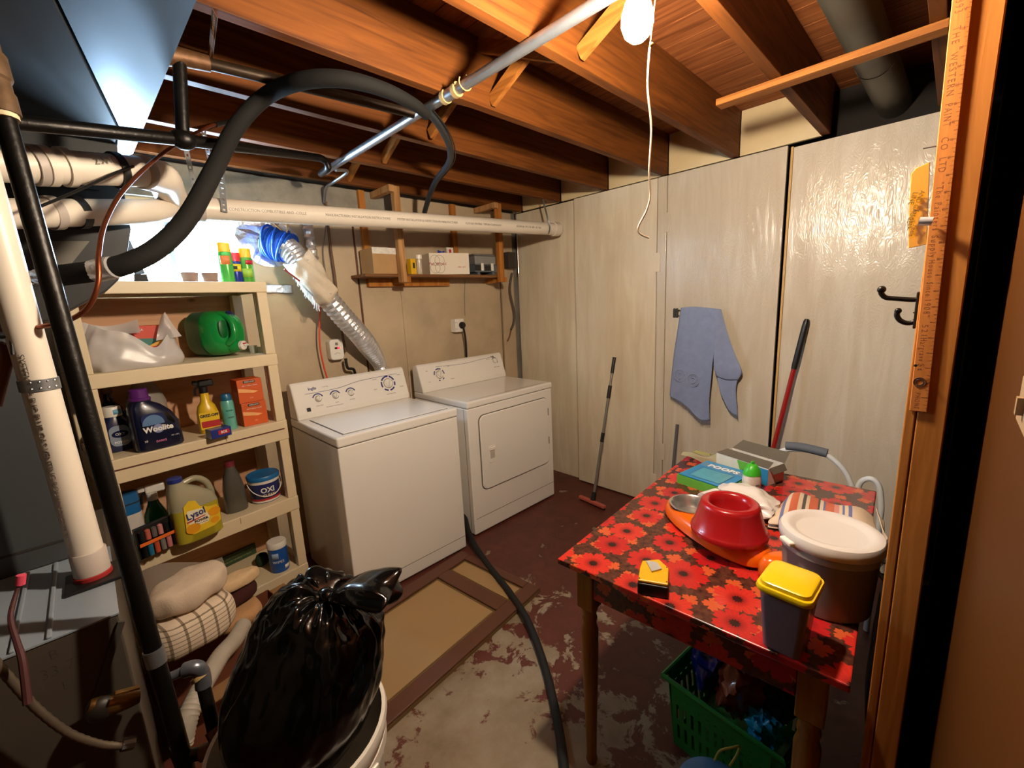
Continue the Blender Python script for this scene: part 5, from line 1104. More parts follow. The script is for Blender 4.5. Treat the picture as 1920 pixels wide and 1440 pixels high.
# ------------------------------------------------------------------ old door lying on the floor, hose
FM = Matrix.Translation((1.478, 1.372, 0)) @ Matrix.Rotation(R(5.5), 4, 'Z')
fdm = thing('floor_door', 'old tan panelled door with brown stiles lying flat on the floor by the washer', 'door', mat4=FM)
FI = FM.inverted(); stile = M('brown_stile_paint', '#5b3626', .5, var=.15, scale=6); tanD = M('tan_bevel_paint', '#6f5632', .5, var=.06, scale=4); tanP = M('tan_panel_paint', '#a08258', .5, var=.06, scale=4)
fx0, fy1 = -1.45, .59
obj('core', box(fx0, 0, 0, fy1, .0005, .016), tanD, fdm)
rx = (FI @ atz(880, 1100, .03)).x; lx = (FI @ atz(977, 1109, .03)).x
def st_(x0, x1, y0, y1_): obj('stile', box(x0, x1, y0, y1_, .0162, .028), stile, fdm, bevel=.004)
st_(fx0, 0, 0, .075); st_(fx0, 0, fy1-.075, fy1); st_(-.05, 0, .0755, fy1-.0755); st_(rx-.042, rx+.042, .0755, fy1-.0755); st_(fx0, fx0+.08, .0755, fy1-.0755)
for x0, x1 in ((rx+.056, -.062), (fx0+.09, rx-.056)): obj('raised_panel', box(x0, x1, .0895, fy1-.0895, .0162, .021), tanP, fdm, bevel=.004)
hp2 = [atz(x, y, .034) for x, y in ((872, 985), (882, 1012), (910, 1052), (955, 1110), (990, 1165), (1020, 1240), (1042, 1330), (1056, 1420), (1064, 1520))]
hp2[0].z = .12; hp2[1].z = .06
for p in hp2[5:]: p.z = .019
ds_ = thing('drain_hose', 'thick black hose curving over the floor from between washer and dryer', 'hose', hp2[4])
obj('hose', tube(hp2, .0165, 14, 8), rubM, ds_, world=True, smooth=True)
# ------------------------------------------------------------------ brooms and rods by the right wall
a, b = atz(1112, 938, .03), atx(1152, 670, 2.738)
bm_ = thing('floor_squeegee', 'thin grey telescopic pole with a pink squeegee head leaning on the right wall', 'squeegee', (a.x, a.y, 0))
def seg(name, f0, f1, r, m): return obj(name, tube([a.lerp(b, f0), a.lerp(b, f1)], r, 12), m, bm_, world=True, smooth=True)
alu = M('grey_aluminium', '#8d8a86', .4, .6, .08)
seg('pole', .05, .43, .0105, alu); seg('pole', .47, .72, .0100, alu); seg('pole', .80, .9, .0085, alu); seg('joint_sleeve', .41, .475, .0135, blackP); seg('joint_sleeve', .715, .805, .014, blackP); seg('hand_grip', .89, 1.0, .0125, blackP)
e0, e1_ = atz(1087, 931, .025), atz(1134, 951, .025)
obj('head', beam(e0, e1_, .03, .022), M('salmon_plastic', '#b55a4c', .5), bm_, world=True, bevel=.004)
obj('blade', beam(e0-Vector((0, 0, .018)), e1_-Vector((0, 0, .018)), .008, .013), rubM, bm_, world=True)
obj('socket', tube([a.lerp(b, -.005), a.lerp(b, .06)], .018, 12, rfun=lambda f, i: (.022, .014)[i]), blackP, bm_, world=True, smooth=True)
a, b = atx(1446, 856, 2.66), atx(1513, 598, 2.728); a2 = a + (a-b)*((a.z-.001)/(b.z-a.z))
bm_ = thing('broom_stick', 'red broom handle with a black grip leaning on the right wall behind the table', 'stick', (a2.x, a2.y, 0))
obj('handle', tube([a2, a2.lerp(b, .80)], .0125, 14), M('red_lacquer', '#9c1c1c', .3, var=.05, coat=.3), bm_, world=True, smooth=True)
obj('grip', tube([a2.lerp(b, .80), a2.lerp(b, .82), a2.lerp(b, .97), a2.lerp(b, .99), b], .0150, 14, rfun=lambda f, i: (.0145, .0155, .0155, .014, .009)[i]), blackP, bm_, world=True, smooth=True)
a, b = atx(1263, 870, 2.70), atx(1270, 796, 2.73); a2 = a + (a-b)*((a.z-.001)/(b.z-a.z))
T(obj('grey_rod', tube([a2, b], .011, 12), M('dull_grey_rod', '#6c6c70', .45, .4), smooth=True), 'plain grey rod leaning on the right wall left of the table corner', 'rod')
# ------------------------------------------------------------------ blue towel on a hook
tw = thing('blue_towel', 'grey-blue towel with fringed ends hung over a hook on the closet door', 'towel', atx(1310, 790, 2.72))
twM = M('periwinkle_towel', '#8491b3', .95, var=.08, scale=25, bump=.5, bscale=350)
def px_rows(rows): return [[atx(x, y, 2.712-d) for x, y, d in r] for r in rows]
r1 = px_rows([[(1277, 577, 0), (1300, 575, .012), (1326, 577, .016), (1352, 580, .004)],
 [(1271, 615, .004), (1296, 615, .020), (1322, 616, .012), (1346, 618, .028)],
 [(1264, 660, .008), (1290, 662, .026), (1317, 664, .014), (1338, 664, .040)],
 [(1259, 705, .010), (1285, 711, .028), (1311, 716, .018), (1333, 712, .044)],
 [(1256, 738, .010), (1281, 751, .026), (1305, 766, .022), (1330, 750, .036)],
 [(1257, 742, .010), (1282, 757, .024), (1312, 786, .030), (1331, 789, .014)]])
obj('front_fold', grid(dense(r1, 6, 5)), twM, tw, world=True, smooth=True, solid=.003)
r2 = px_rows([[(1336, 579, .022), (1343, 579, .018), (1352, 580, .004)], [(1340, 622, .040), (1354, 622, .020), (1364, 624, .010)], [(1338, 665, .042), (1358, 664, .022), (1378, 664, .012)],
 [(1339, 691, .046), (1364, 692, .030), (1391, 696, .016)], [(1344, 706, .030), (1362, 712, .022), (1384, 712, .010)]])
obj('side_fold', grid(dense(r2, 6, 5)), twM, tw, world=True, smooth=True, solid=.003)
r3 = px_rows([[(1342, 694, .020), (1360, 696, .016), (1386, 700, .004)], [(1347, 720, .026), (1362, 724, .014), (1380, 728, .006)], [(1353, 742, .018), (1366, 750, .012), (1381, 752, .006)], [(1366, 768, .012), (1374, 776, .010), (1383, 781, .006)]])
obj('tail', grid(dense(r3, 6, 5)), twM, tw, world=True, smooth=True, solid=.003)
bm = BM()
def frng(p, q, n, L):
    for i in range(n):
        c = p.lerp(q, i/(n-1)); tube([c, c+Vector((random.uniform(-.004, .002), random.uniform(-.006, .006), -L*random.uniform(.6, 1.1)))], .0011, 4, bm=bm)
last = r1[-1]; last2 = r3[-1]
for A_, B_ in zip(last, last[1:]): frng(A_, B_, 16, .022)
frng(r3[-2][2], last2[2], 8, .016); frng(last2[0], last2[2], 10, .018)
o = obj('fringe', bm, M('fringe_yarn', '#7b809a', .95), tw, world=True); o['kind'] = 'stuff'
embM = M('pale_embroidery', '#9aa2bd', .9)
for x, y in ((1275, 704), (1299, 713)):
    c = atx(x, y, 2.712-.033)
    for rr_ in (.040, .018):
        obj('embroidered_ring', tube([c+Vector((.001*math.cos(q*2), rr_*.92*math.cos(q), rr_*math.sin(q))) for q in [2*PI*i/28 for i in range(29)]], .0020, 6), embM, tw, world=True)
    for q in range(6): obj('embroidered_dot', ball(c+Vector((0, .028*math.cos(q), .028*math.sin(q))), .0032, seg=8), embM, tw, world=True)
hk = thing('towel_hook', 'small chrome bracket on the closet door beside the top of the blue towel', 'hook', atx(1268, 587, 2.745))
c = atx(1267, 587, 2.745)
for dy in (-.009, .009): obj('plate', box(2.738, 2.7495, c.y+dy-.008, c.y+dy+.008, c.z-.030, c.z+.030), M('dark_chrome', '#4a4846', .3, .9), hk, world=True, bevel=.005)
for dz in (-.018, .018): obj('prong', tube([Vector((2.742, c.y-.012, c.z+dz)), Vector((2.722, c.y-.05, c.z+dz)), Vector((2.722, c.y-.20, c.z+dz-.002))], .004, 8), chrM, hk, world=True, smooth=True)
# ------------------------------------------------------------------ stud furniture: yardstick, hook, packet
ys = thing('yardstick', 'old wooden yardstick with printed paint-shop advertising fixed to the stud', 'ruler', (.998, .03, 1.28))
L0, L1 = atx(1785, 0, .997), atx(1705, 770, .997); R0_, R1_ = atx(1822, 0, .997), atx(1738, 775, .997)
dl = (L1-L0).normalized(); top = L0 - dl*.26; wv_ = (R1_-L1); wv_ = wv_-dl*wv_.dot(dl)
ln = [L1, L1+wv_, top+wv_, top]
rulM = wood('yardstick_wood', '#d68a48', '#b06a30', 2, .45, 8, knots=False)
obj('stick', prism([Vector((.9970, p.y, p.z)) for p in ln], (.0025, 0, 0)), rulM, ys, world=True, bevel=.001)
def ruler_text(s, yA, yB, size, f=.36):
    cpx = (yA+yB)/2; P_ = L0 + dl*((cpx/770)*(L1-L0).length) + wv_*f
    Q0 = L0+dl*(yA/770*(L1-L0).length); Q1 = L0+dl*(yB/770*(L1-L0).length); want = (Q1-Q0).length
    o = text('lettering', s, size, M('faded_brown_ink', '#8a5226', .7, var=0) if 'faded_brown_ink' not in bpy.data.materials else bpy.data.materials['faded_brown_ink'], ys, frame4(Vector((.99695, P_.y, P_.z)), dl, (-1, 0, 0)), world=True, space=1.35, ext=.00004)
    vs = o.data.vertices; m = MW[ys.name]; t = [((m @ v.co)-P_).dot(dl) for v in vs]; k = want/(max(t)-min(t)); mid = (max(t)+min(t))/2
    mi = m.inverted()
    for v, q in zip(vs, t): v.co = mi @ ((m @ v.co) + dl*((q-mid)*k - q))
ruler_text('393', 4, 25, .013); ruler_text('THE', 47, 75, .012); ruler_text('WESTERN', 90, 162, .012); ruler_text('PAINT', 176, 215, .012); ruler_text('CO', 234, 256, .012); ruler_text('LTD', 270, 296, .012)
ruler_text('"The Painters', 315, 403, .011); ruler_text('Supply', 413, 455, .011); ruler_text('House', 460, 494, .011); ruler_text('Since', 503, 530, .011); ruler_text('1908"', 538, 572, .011); ruler_text('521', 588, 610, .011); ruler_text('Hargrave', 615, 663, .011); ruler_text('St', 668, 683, .011); ruler_text('PHONE', 730, 764, .009)
lc = L0+dl*(707/770*(L1-L0).length)+wv_*.4
for rr_ in (.0075, .005): obj('logo_ring', tube([Vector((.9967, lc.y+rr_*math.cos(q), lc.z+rr_*math.sin(q))) for q in [2*PI*i/24 for i in range(25)]], .0005, 5), inkM, ys, world=True)
bm = BM(); LL = (L1-top).length; k = 0; dd_ = .00635
inkT = bpy.data.materials['faded_brown_ink']
while k*dd_ < LL-.002:
    ln_ = .0085 if k % 4 == 0 else .005 if k % 2 == 0 else .003; p = L1 - dl*(k*dd_) + wv_*.985; q = p - wv_.normalized()*ln_
    beam(Vector((.99693, p.y, p.z)), Vector((.99693, q.y, q.z)), .0004, .0002, bm, up=(1, 0, 0)); k += 1
o = obj('graduations', bm, inkT, ys, world=True); o['kind'] = 'stuff'
for k in range(1, 36):
    P_ = L1 - dl*(k*.0254) + wv_*.68; text('numeral', str(k), .005, inkT, ys, frame4(Vector((.99695, P_.y, P_.z)), dl, (-1, 0, 0)), world=True, ext=.00004)
obj('bottom_nail', lathe([(.0025, 0), (.0025, .001)], 8, axis=frame4(L1-dl*.08+wv_*.1+Vector((-.0042, 0, 0)), (0, 1, 0), (-1, 0, 0))), blackP, ys, world=True)
hook = thing('coat_hook', 'black iron double coat hook screwed to the side of the stud', 'hook', (1.02, .05, 1.43))
HX = 1.02; irM = M('dark_iron_hook', '#1d1815', .35, .6, .2)
sy0 = .0405
def hx_(x, y): return atx(x, y, HX)
p = hx_(1726, 560); q = hx_(1728, 603)
obj('plate', box(HX-.009, HX+.009, sy0, sy0+.004, q.z-.012, p.z+.012), irM, hook, world=True, bevel=.002)
obj('upper_prong', tube([Vector((HX, sy0+.003, p.z)), hx_(1712, 562), hx_(1680, 560), hx_(1661, 558), hx_(1653, 551), hx_(1652, 546)], .0042, 10, 5), irM, hook, world=True, smooth=True)
obj('upper_knob', ball(hx_(1653, 543), .0066), irM, hook, world=True, smooth=True)
obj('lower_prong', tube([Vector((HX, sy0+.003, q.z+.018)), hx_(1721, 590), hx_(1716, 602), hx_(1702, 606), hx_(1688, 601), hx_(1682, 592), hx_(1683, 585)], .0042, 10, 5), irM, hook, world=True, smooth=True)
obj('lower_knob', ball(hx_(1684, 583), .0052), irM, hook, world=True, smooth=True)
PXX = 1.055; pkt = thing('yellow_packet', 'clear packet with a yellow card hanging on a nail beside the stud', 'packet', atx(1722, 470, PXX))
obj('card', prism([atx(x, y, PXX) for x, y in ((1708, 326), (1716, 316), (1744, 303), (1740, 400), (1738, 458), (1703, 466), (1704, 400))], (.003, 0, 0)), M('yellow_packet_card', '#c08408', .4, var=.06), pkt, world=True, bevel=.001)
obj('clear_sleeve', prism([atx(x, y, PXX-.004) for x, y in ((1706, 322), (1716, 309), (1748, 292), (1758, 300), (1748, 470), (1710, 478), (1700, 470))], (.0095, 0, 0)), glassy('clear_sleeve_film', '#a8a298', .12, .9), pkt, world=True, bevel=.002)
obj('nail', tube([atx(1731, 278, PXX), Vector((PXX, .0, atx(1731, 278, PXX).z-.002))], .0016, 6), galvM, pkt, world=True)
for s, x, y, sz in (('LINE', 1712, 372, .010), ('AND GAUGE', 1717, 388, .009), ('for chalk', 1711, 412, .009), ('reels', 1712, 433, .010)):
    text('lettering', s, sz, M('olive_ink', '#4a3c10', .6, var=0) if 'olive_ink' not in bpy.data.materials else bpy.data.materials['olive_ink'], pkt, frame4(atx(x, y, PXX-.0046), (0, .25, -1), (-1, 0, 0)), world=True)
clp = thing('bulldog_clip', 'short bright metal ferrule at the yardstick edge over the yellow packet', 'clip', atx(1736, 415, .985))
c = atx(1736, 415, .985); obj('barrel', lathe([(.0065, -.008), (.0068, 0), (.0065, .008), (.005, .008), (.005, -.008)], 18, axis=frame4(c, (0, 0, 1), (0, 1, .15))), M('ferrule_steel', '#cfcfcf', .25, .5), clp, world=True, smooth=True)
obj('arm', beam(c, Vector((.9925, c.y-.004, c.z)), .006, .003), galvM, clp, world=True)
sw = thing('switch_plate', 'pale switch plate on the dark brown wall at the right picture edge', 'switch', aty(1912, 745, -.055))
c = aty(1918, 745, -.0575); obj('plate', box(c.x-.10, c.x-.002, -.0575, -.055, c.z-.022, c.z+.022), M('tan_plate', '#8a6f50', .5), sw, world=True, bevel=.002); obj('toggle', box(c.x-.05, c.x-.04, -.0549, -.050, c.z-.008, c.z+.008), M('tan_toggle', '#8a6f50', .5), sw, world=True)
# ------------------------------------------------------------------ back wall: dryer vent, sockets, cords, pipes
vp = [((500, 452), 2.68), ((528, 459), 2.61), ((556, 482), 2.54), ((592, 532), 2.50), ((640, 590), 2.51), ((676, 630), 2.55), ((698, 660), 2.61), ((712, 684), 2.66), ((718, 706), 2.674), ((721, 735), 2.674)]
vs_ = [aty(*p, y) for p, y in vp]
vd = thing('vent_duct', 'ribbed silver foil dryer duct descending from the wall behind the washer', 'duct', vs_[-1])
obj('foil_hose', tube(vs_, .047, 24, 14, rfun=lambda f, i: (.057+.006*(i % 2))*(1 if f < .62 else max(.72, 1-.28*(f-.62)/.15))), foilM, vd, world=True, smooth=False)
rows = [[Vector((aty(505, 455, 2.7).x+.15*math.cos(q)*r_*(1+.15*math.sin(3*q)), 2.712-.008*random.random(), aty(505, 455, 2.7).z+.13*math.sin(q)*r_)) for q in [2*PI*i/24 for i in range(25)]] for r_ in (.35, .7, 1.0)]
obj('foil_collar', grid(rows), foilM, vd, world=True, solid=.001)
rope = thing('blue_rope', 'coil of bright blue rope wrapped round the top of the foil dryer duct', 'rope', vs_[1]-Vector((0, 0, .08)))
ropeM = M('bright_blue_rope', '#0d58c8', .6, var=.12, scale=60, bump=.6, bscale=200)
dv = (aty(556, 470, 2.56)-vs_[0]).normalized(); hb_ = []; c0_ = vs_[0]+dv*.01
s_ = dv.cross(Vector((0, 0, 1))).normalized(); n_2 = dv.cross(s_)
for i in range(11*24):
    q = 2*PI*i/24; f = i/(11*24); hb_.append(c0_+dv*(f*.13)+(s_*math.cos(q)+n_2*math.sin(q))*(.074+.004*math.sin(f*20)))
obj('coil', tube(hb_, .0066, 7), ropeM, rope, world=True, smooth=True)
obj('inner_turns', tube([c0_+dv*-.004, c0_+dv*.134], .071, 24), ropeM, rope, world=True, smooth=True)
for k in range(3):
    hb2 = [c0_+dv*(.015+.035*k+.03*math.sin(q+k))+(s_*math.cos(q)+n_2*math.sin(q))*.084 for q in [2*PI*i/28 for i in range(29)]]; obj('crossing_turn', tube(hb2, .0066, 7), ropeM, rope, world=True, smooth=True)
rag_ = thing('cloth_wrap', 'cream rag tied round the silver dryer duct, fraying at its lower edge', 'rag', vs_[3]-Vector((0, 0, .09)))
P_ = crom(vs_, 10); seg_ = P_[21:36]; rings = []
d0 = (seg_[-1]-seg_[0]).normalized(); s_ = d0.cross(Vector((0, 0, 1))).normalized(); n_2 = d0.cross(s_)
for i, p in enumerate(seg_):
    rings.append([p+(s_*math.cos(q)+n_2*math.sin(q))*(.073+.008*math.sin(q*5+i*.5)+.012*noise.noise(Vector((math.cos(q)*2, math.sin(q)*2, i*.35)))) + d0*(.018*math.sin(q*2+1) if i in (0, len(seg_)-1) else 0) for q in [2*PI*j/40 for j in range(40)]])
obj('rag', loft(rings, cap=False), M('cream_rag', '#cdbda6', .95, var=.1, bump=.5, bscale=150), rag_, world=True, smooth=True, solid=.003)
bm = BM(); lowp = seg_[2]
for i in range(26):
    f = i/25; p = seg_[1].lerp(seg_[13], f)+Vector((-.05, -.02, -.05)); tube([p, p+Vector((-.02+.02*random.random(), -.01, -.03-.02*random.random()))], .0018, 4, bm=bm)
o = obj('frayed_edge', bm, M('fluffy_lint', '#dfe3e8', .95), rag_, world=True); o['kind'] = 'stuff'
for nm, p0, p1, r_, m_, lb, ct_ in (('pencil', (533, 505, 2.44), (562, 527, 2.455), .0045, M('red_pencil', '#8c2f24', .5), 'red pencil stuck through the cream rag on the dryer duct', 'pencil'),):
    T(obj(nm, tube([aty(*p0), aty(*p1)], r_, 6), m_), lb, ct_)
for (p0, p1, lb) in (((510, 415, 2.60), (528, 432, 2.57), 'wooden clothes peg lying left of the blue rope coil'), ((521, 402, 2.62), (522, 420, 2.585), 'thin wooden peg upright behind the blue rope coil'), ((541, 416, 2.53), (538, 436, 2.535), 'pale clothes peg clipped on the right of the blue rope coil')):
    k = thing('clothes_peg', lb, 'peg', aty(*p1), group='pegs round the blue rope'); A_, B_ = aty(*p0), aty(*p1); o2 = Vector((.004, 0, .002))
    obj('peg_half', beam(A_+o2, B_, .006, .004), paleM, k, world=True); obj('peg_half', beam(A_-o2, B_-o2*.3, .006, .004), paleM, k, world=True)
fpv = thing('foil_pipe', 'vertical pipe wrapped in crumpled foil, right of the blue rope', 'pipe', aty(592, 490, 2.67))
obj('foil', tube([aty(575, 402, 2.67), aty(578, 430, 2.67), aty(583, 460, 2.67), aty(588, 487, 2.67)], .030, 14, 6, rfun=lambda f, i: .028+.004*math.sin(i*2.3)), foilM, fpv, world=True)
for i_, (pts, r_, m_, lb) in enumerate((
    ([(611, 378, 2.69), (618, 450, 2.69), (628, 520, 2.69), (636, 590, 2.69), (648, 660, 2.695)], .0075, M('rust_pipe', '#6f5340', .7, .3, .3, 40), 'thin rust-brown pipe down the back wall behind the dryer duct'),
    ([(601, 570, 2.68), (599, 610, 2.66), (600, 650, 2.66), (608, 690, 2.66), (616, 716, 2.66)], .005, M('orange_cord', '#d2482a', .5), 'orange extension cord hanging behind the washer'),
    ([(613, 415, 2.70), (606, 470, 2.70), (612, 520, 2.70), (623, 600, 2.70)], .003, greyInk, 'thin grey cable down the back wall left of the rust pipe'),
    ([(960, 512, 2.66), (956, 545, 2.66), (964, 585, 2.66), (963, 606, 2.66), (958, 618, 2.66)], .010, M('grey_cable', '#4c463f', .6), 'loose thick grey cable end dangling in the right back corner'),
    ([(958, 620, 2.66), (955, 632, 2.65), (951, 640, 2.66)], .006, M('bare_wires', '#7a4a34', .6), 'frayed reddish wire ends below the dangling grey cable'),
    ([(966, 385, 2.66), (970, 450, 2.66), (972, 515, 2.66)], .005, chrM, 'thin shiny rod in the right back corner'),
    ([(938, 520, 2.69), (942, 600, 2.69), (946, 690, 2.69), (950, 760, 2.69)], .007, M('grey_conduit', '#7d6a52', .6), 'narrow painted conduit running down the wall beside the dryer'),
    ([(942, 360, 2.66), (975, 350, 2.64), (1000, 358, 2.60), (1018, 368, 2.55)], .011, M('grey_bx_cable', '#8a837a', .5, .3), 'grey cable bundle under the joists in the right back corner'))):
    T(obj(('wall_pipe', 'extension_cord', 'thin_cable', 'loose_cable', 'wire_end', 'shiny_rod', 'wall_conduit', 'cable_bundle')[i_], tube([aty(*p) for p in pts], r_, 10, 6), m_, smooth=True), lb, ('pipe', 'cord', 'cable', 'cable', 'wire', 'rod', 'conduit', 'cable')[i_])
jb = aty(958, 487, 2.66); T(obj('junction_box', box(jb.x-.05, jb.x+.04, 2.64, 2.715, jb.z-.07, jb.z+.06), M('dark_junction', '#3a322a', .6), bevel=.003), 'dark box in the right back corner beside the hanging shelf', 'box')
ob_ = thing('wall_socket', 'square white surface socket with a black plug above the dryer', 'socket', aty(862, 628, 2.68))
c = aty(862, 610, 2.66); obj('box_body', box(c.x-.042, c.x+.042, 2.66, 2.7195, c.z-.05, c.z+.05), whiteP, ob_, world=True, bevel=.004)
for dz in (.022, -.026): obj('slot', box(c.x-.041, c.x-.026, 2.6585, 2.6598, c.z+dz-.001, c.z+dz+.001), inkM, ob_, world=True)
pg = thing('dryer_plug', 'round black plug and cord in the white socket above the dryer', 'plug', (c.x+.02, 2.63, c.z-.03))
obj('plug_body', lathe([(.026, 0), (.026, .018), (.018, .028), (.001, .028)], 20, axis=frame4((c.x+.018, 2.6595, c.z), (1, 0, 0), (0, -1, 0))), blackP, pg, world=True, smooth=True)
obj('cord', tube([Vector((c.x+.018, 2.64, c.z-.01)), aty(872, 630, 2.64), aty(874, 650, 2.66), aty(875, 690, 2.68)], .008, 10, 6), blackP, pg, world=True, smooth=True)
T(obj('riser_cable', tube([aty(872, 592, 2.712), aty(871, 555, 2.712), aty(872, 525, 2.712)], .002, 6), greyInk), 'hair-thin wire rising from the white socket to the hanging shelf', 'wire')
c = aty(632, 655, 2.66); tmr = thing('plug_timer', 'white plug-in adapter with a lit red window on the wall above the washer', 'timer', (c.x, 2.69, c.z-.06))
obj('case', prism(rrect(c.x-.042, c.x+.042, c.z-.065, c.z+.062, .02, 5, 2.66), (0, .0595, 0)), whiteP, tmr, world=True, bevel=.005)
obj('display', box(c.x-.014, c.x+.018, 2.6585, 2.6598, c.z+.002, c.z+.014), M('dark_display', '#3a0c10', .3), tmr, world=True); obj('lamp', box(c.x+.004, c.x+.018, 2.6578, 2.6584, c.z+.003, c.z+.013), emit('red_led', '#ff2a3c', 2.0), tmr, world=True)
obj('vents', box(c.x-.008, c.x+.008, 2.6585, 2.6598, c.z+.026, c.z+.042), greyInk, tmr, world=True)
obj('arc_mark', tube([Vector((c.x-.018+.036*i/8, 2.6592, c.z-.03+.009*math.sin(PI*i/8))) for i in range(9)], .001, 5), greyInk, tmr, world=True)
T(obj('washer_cord', tube([aty(648, 672, 2.65), aty(652, 690, 2.65), aty(664, 694, 2.655), aty(668, 720, 2.67)], .009, 10, 6), blackP, smooth=True), 'short black cord with a plug looping behind the washer console', 'cord')
# ------------------------------------------------------------------ under the table
BT = Matrix.Translation((1.18, .42, 0))
P0 = atz(1264, 1392, 0); bz_ = atv(1253, 1264, P0).z; P1 = atz(1455, 1398, bz_); P1.z = 0
dx_ = (P1-P0).normalized(); bk = thing('green_basket', 'green slotted plastic laundry basket under the table', 'basket', mat4=frame4(P0.lerp(P1, .5), dx_, (0, 0, 1)))
grM = M('green_basket_plastic', '#1c8a36', .4, var=.06)
BL, BW_, BH = (P1-P0).length/2, .30, bz_
def slotwall(p, q, h, nx, parent):
    p, q = Vector(p), Vector(q); bm = BM(); zs = [0, .04, .10, .125, .185, .21, h-.05, h]; V_ = []
    xs = []; 
    for i in range(nx): xs += [i/nx+.0, i/nx+.62/nx]
    xs.append(1)
    flare = .03
    n = (q-p).cross(Vector((0, 0, 1))).normalized()
    for z in zs: V_.append([bm.verts.new(p.lerp(q, x)+Vector((0, 0, z*h/zs[-1]))+n*flare*(z/h)) for x in xs])
    for a in range(len(zs)-1):
        for b in range(len(xs)-1):
            if a in (1, 3, 5) and b % 2 == 1 and 0 < b < len(xs)-2: continue
            bm.faces.new([V_[a][b], V_[a][b+1], V_[a+1][b+1], V_[a+1][b]])
    return obj('basket_wall', bm, grM, parent, solid=.003)
slotwall((-BL, 0, 0), (BL, 0, 0), BH, 12, bk); slotwall((BL, 0, 0), (BL, BW_, 0), BH, 9, bk); slotwall((BL, BW_, 0), (-BL, BW_, 0), BH, 12, bk); slotwall((-BL, BW_, 0), (-BL, 0, 0), BH, 9, bk)
obj('basket_floor', box(-BL, BL, 0, BW_, .0008, .004), grM, bk)
f_ = .03; obj('basket_rim', tube([(-BL-f_, -f_, BH), (BL+f_, -f_, BH), (BL+f_, BW_+f_, BH), (-BL-f_, BW_+f_, BH), (-BL-f_, -f_, BH)], .008, 8), grM, bk, smooth=True)
mb_ = MW[bk.name]
def crumple(name, lab, cat, c, s, mat, seed, rough=.3, mat4=mb_):
    bm = BM(); bmesh.ops.create_icosphere(bm, subdivisions=4, radius=1)
    for v in bm.verts:
        k = 1+rough*noise.noise(v.co*1.8+Vector((seed, 0, 0)))+rough*.8*abs(noise.noise(v.co*4+Vector((0, seed, 0)))); v.co = Vector((v.co.x*s[0]*k, v.co.y*s[1]*k, v.co.z*s[2]*k))
    bm.transform(mat4 @ Matrix.Translation(c)); return T(obj(name, bm, mat, smooth=True), lab, cat)
crumple('blue_bag', 'dark blue plastic bag at the far end of the green basket', 'bag', (-BL+.07, .13, BH+.05), (.075, .09, .12), M('blue_film', '#101f6e', .2, coat=.4), 3)
crumple('brown_bag', 'translucent reddish brown plastic bag on top of the green basket', 'bag', (.0, .12, BH+.02), (.07, .09, .10), M('brown_film', '#7a3520', .22, coat=.4), 8)
crumple('black_bundle', 'black bundled bag at the near end of the green basket', 'bag', (BL-.085, .17, BH-.02), (.065, .08, .09), M('black_film_b', '#0b0a0a', .35), 12)
crumple('cyan_bag', 'crumpled cyan packet at the near end of the green basket', 'packet', (BL-.05, .05, BH-.03), (.04, .035, .05), M('cyan_film', '#1590b8', .3), 17, .5)
bp3 = atz(1340, 1476, .30); bkt = thing('lidded_bucket', 'blue-lidded bucket just peeking in at the bottom edge below the basket', 'bucket', (bp3.x-.0, bp3.y, 0))
obj('tub', lathe([(.001, .001), (.07, .001), (.082, .27), (.001, .27)], 32), M('blue_grey_tub', '#5d7fa6', .4), bkt, smooth=True); obj('lid', lathe([(.086, .262), (.086, .285), (.078, .292), (.001, .294)], 32), M('blue_lid_b', '#3d86c4', .35), bkt, smooth=True)
T(obj('yellow_strap', tube([atz(1340, 1426, .34), atz(1350, 1408, .37), atz(1372, 1402, .385), atz(1386, 1400, .385), atz(1380, 1418, .36), atz(1368, 1436, .34)], .003, 8, 5), M('yellow_green_cord', '#9a9a3c', .6), smooth=True), 'thin yellow-green cord loop in front of the green basket', 'cord')
T(crumple('dark_sack', 'dark sack hanging between the table and the stud', 'sack', (0, 0, 0), (.05, .035, .30), M('dark_sack_cloth', '#15110e', .85), 21, .25, Matrix.Translation((1.22, .012, .66))), 'dark sack hanging between the table and the stud', 'sack') if False else None
# ------------------------------------------------------------------ lower left: valves, pipes, laundry pile
TG = G0.lerp(G1, .985)
e0 = att(372, 1258, 1.0); e1 = att(404, 1372, .99)
gl2 = thing('gas_loop', 'short silver pipe with elbows looping off the foot of the black pipe', 'pipe', e1)
irg = M('worn_silver_pipe', '#777b86', .35, .7, .25, 40)
obj('nipple', tube([att(304, 1277, .965), att(352, 1254, .985)], .010, 12), irg, gl2, world=True, smooth=True)
obj('elbow', tube([att(346, 1257, .985), att(366, 1252, .99), att(378, 1262, 1.0), att(382, 1288, 1.0)], .0165, 14, 5), irg, gl2, world=True, smooth=True)
obj('joint_ring', tube([att(374, 1264, 1.0), att(378, 1270, 1.0)], .020, 14), tanM, gl2, world=True, smooth=True)
obj('drop', tube([att(381, 1284, 1.0), att(402, 1372, .985)], .0135, 14), blackM, gl2, world=True, smooth=True)
obj('elbow', tube([att(400, 1366, .985), att(409, 1388, .98), att(398, 1404, .975), att(378, 1412, .97)], .0175, 14, 5), rustM, gl2, world=True, smooth=True)
obj('tail_nipple', tube([att(380, 1411, .97), TG], .0135, 14), blackM, gl2, world=True, smooth=True)
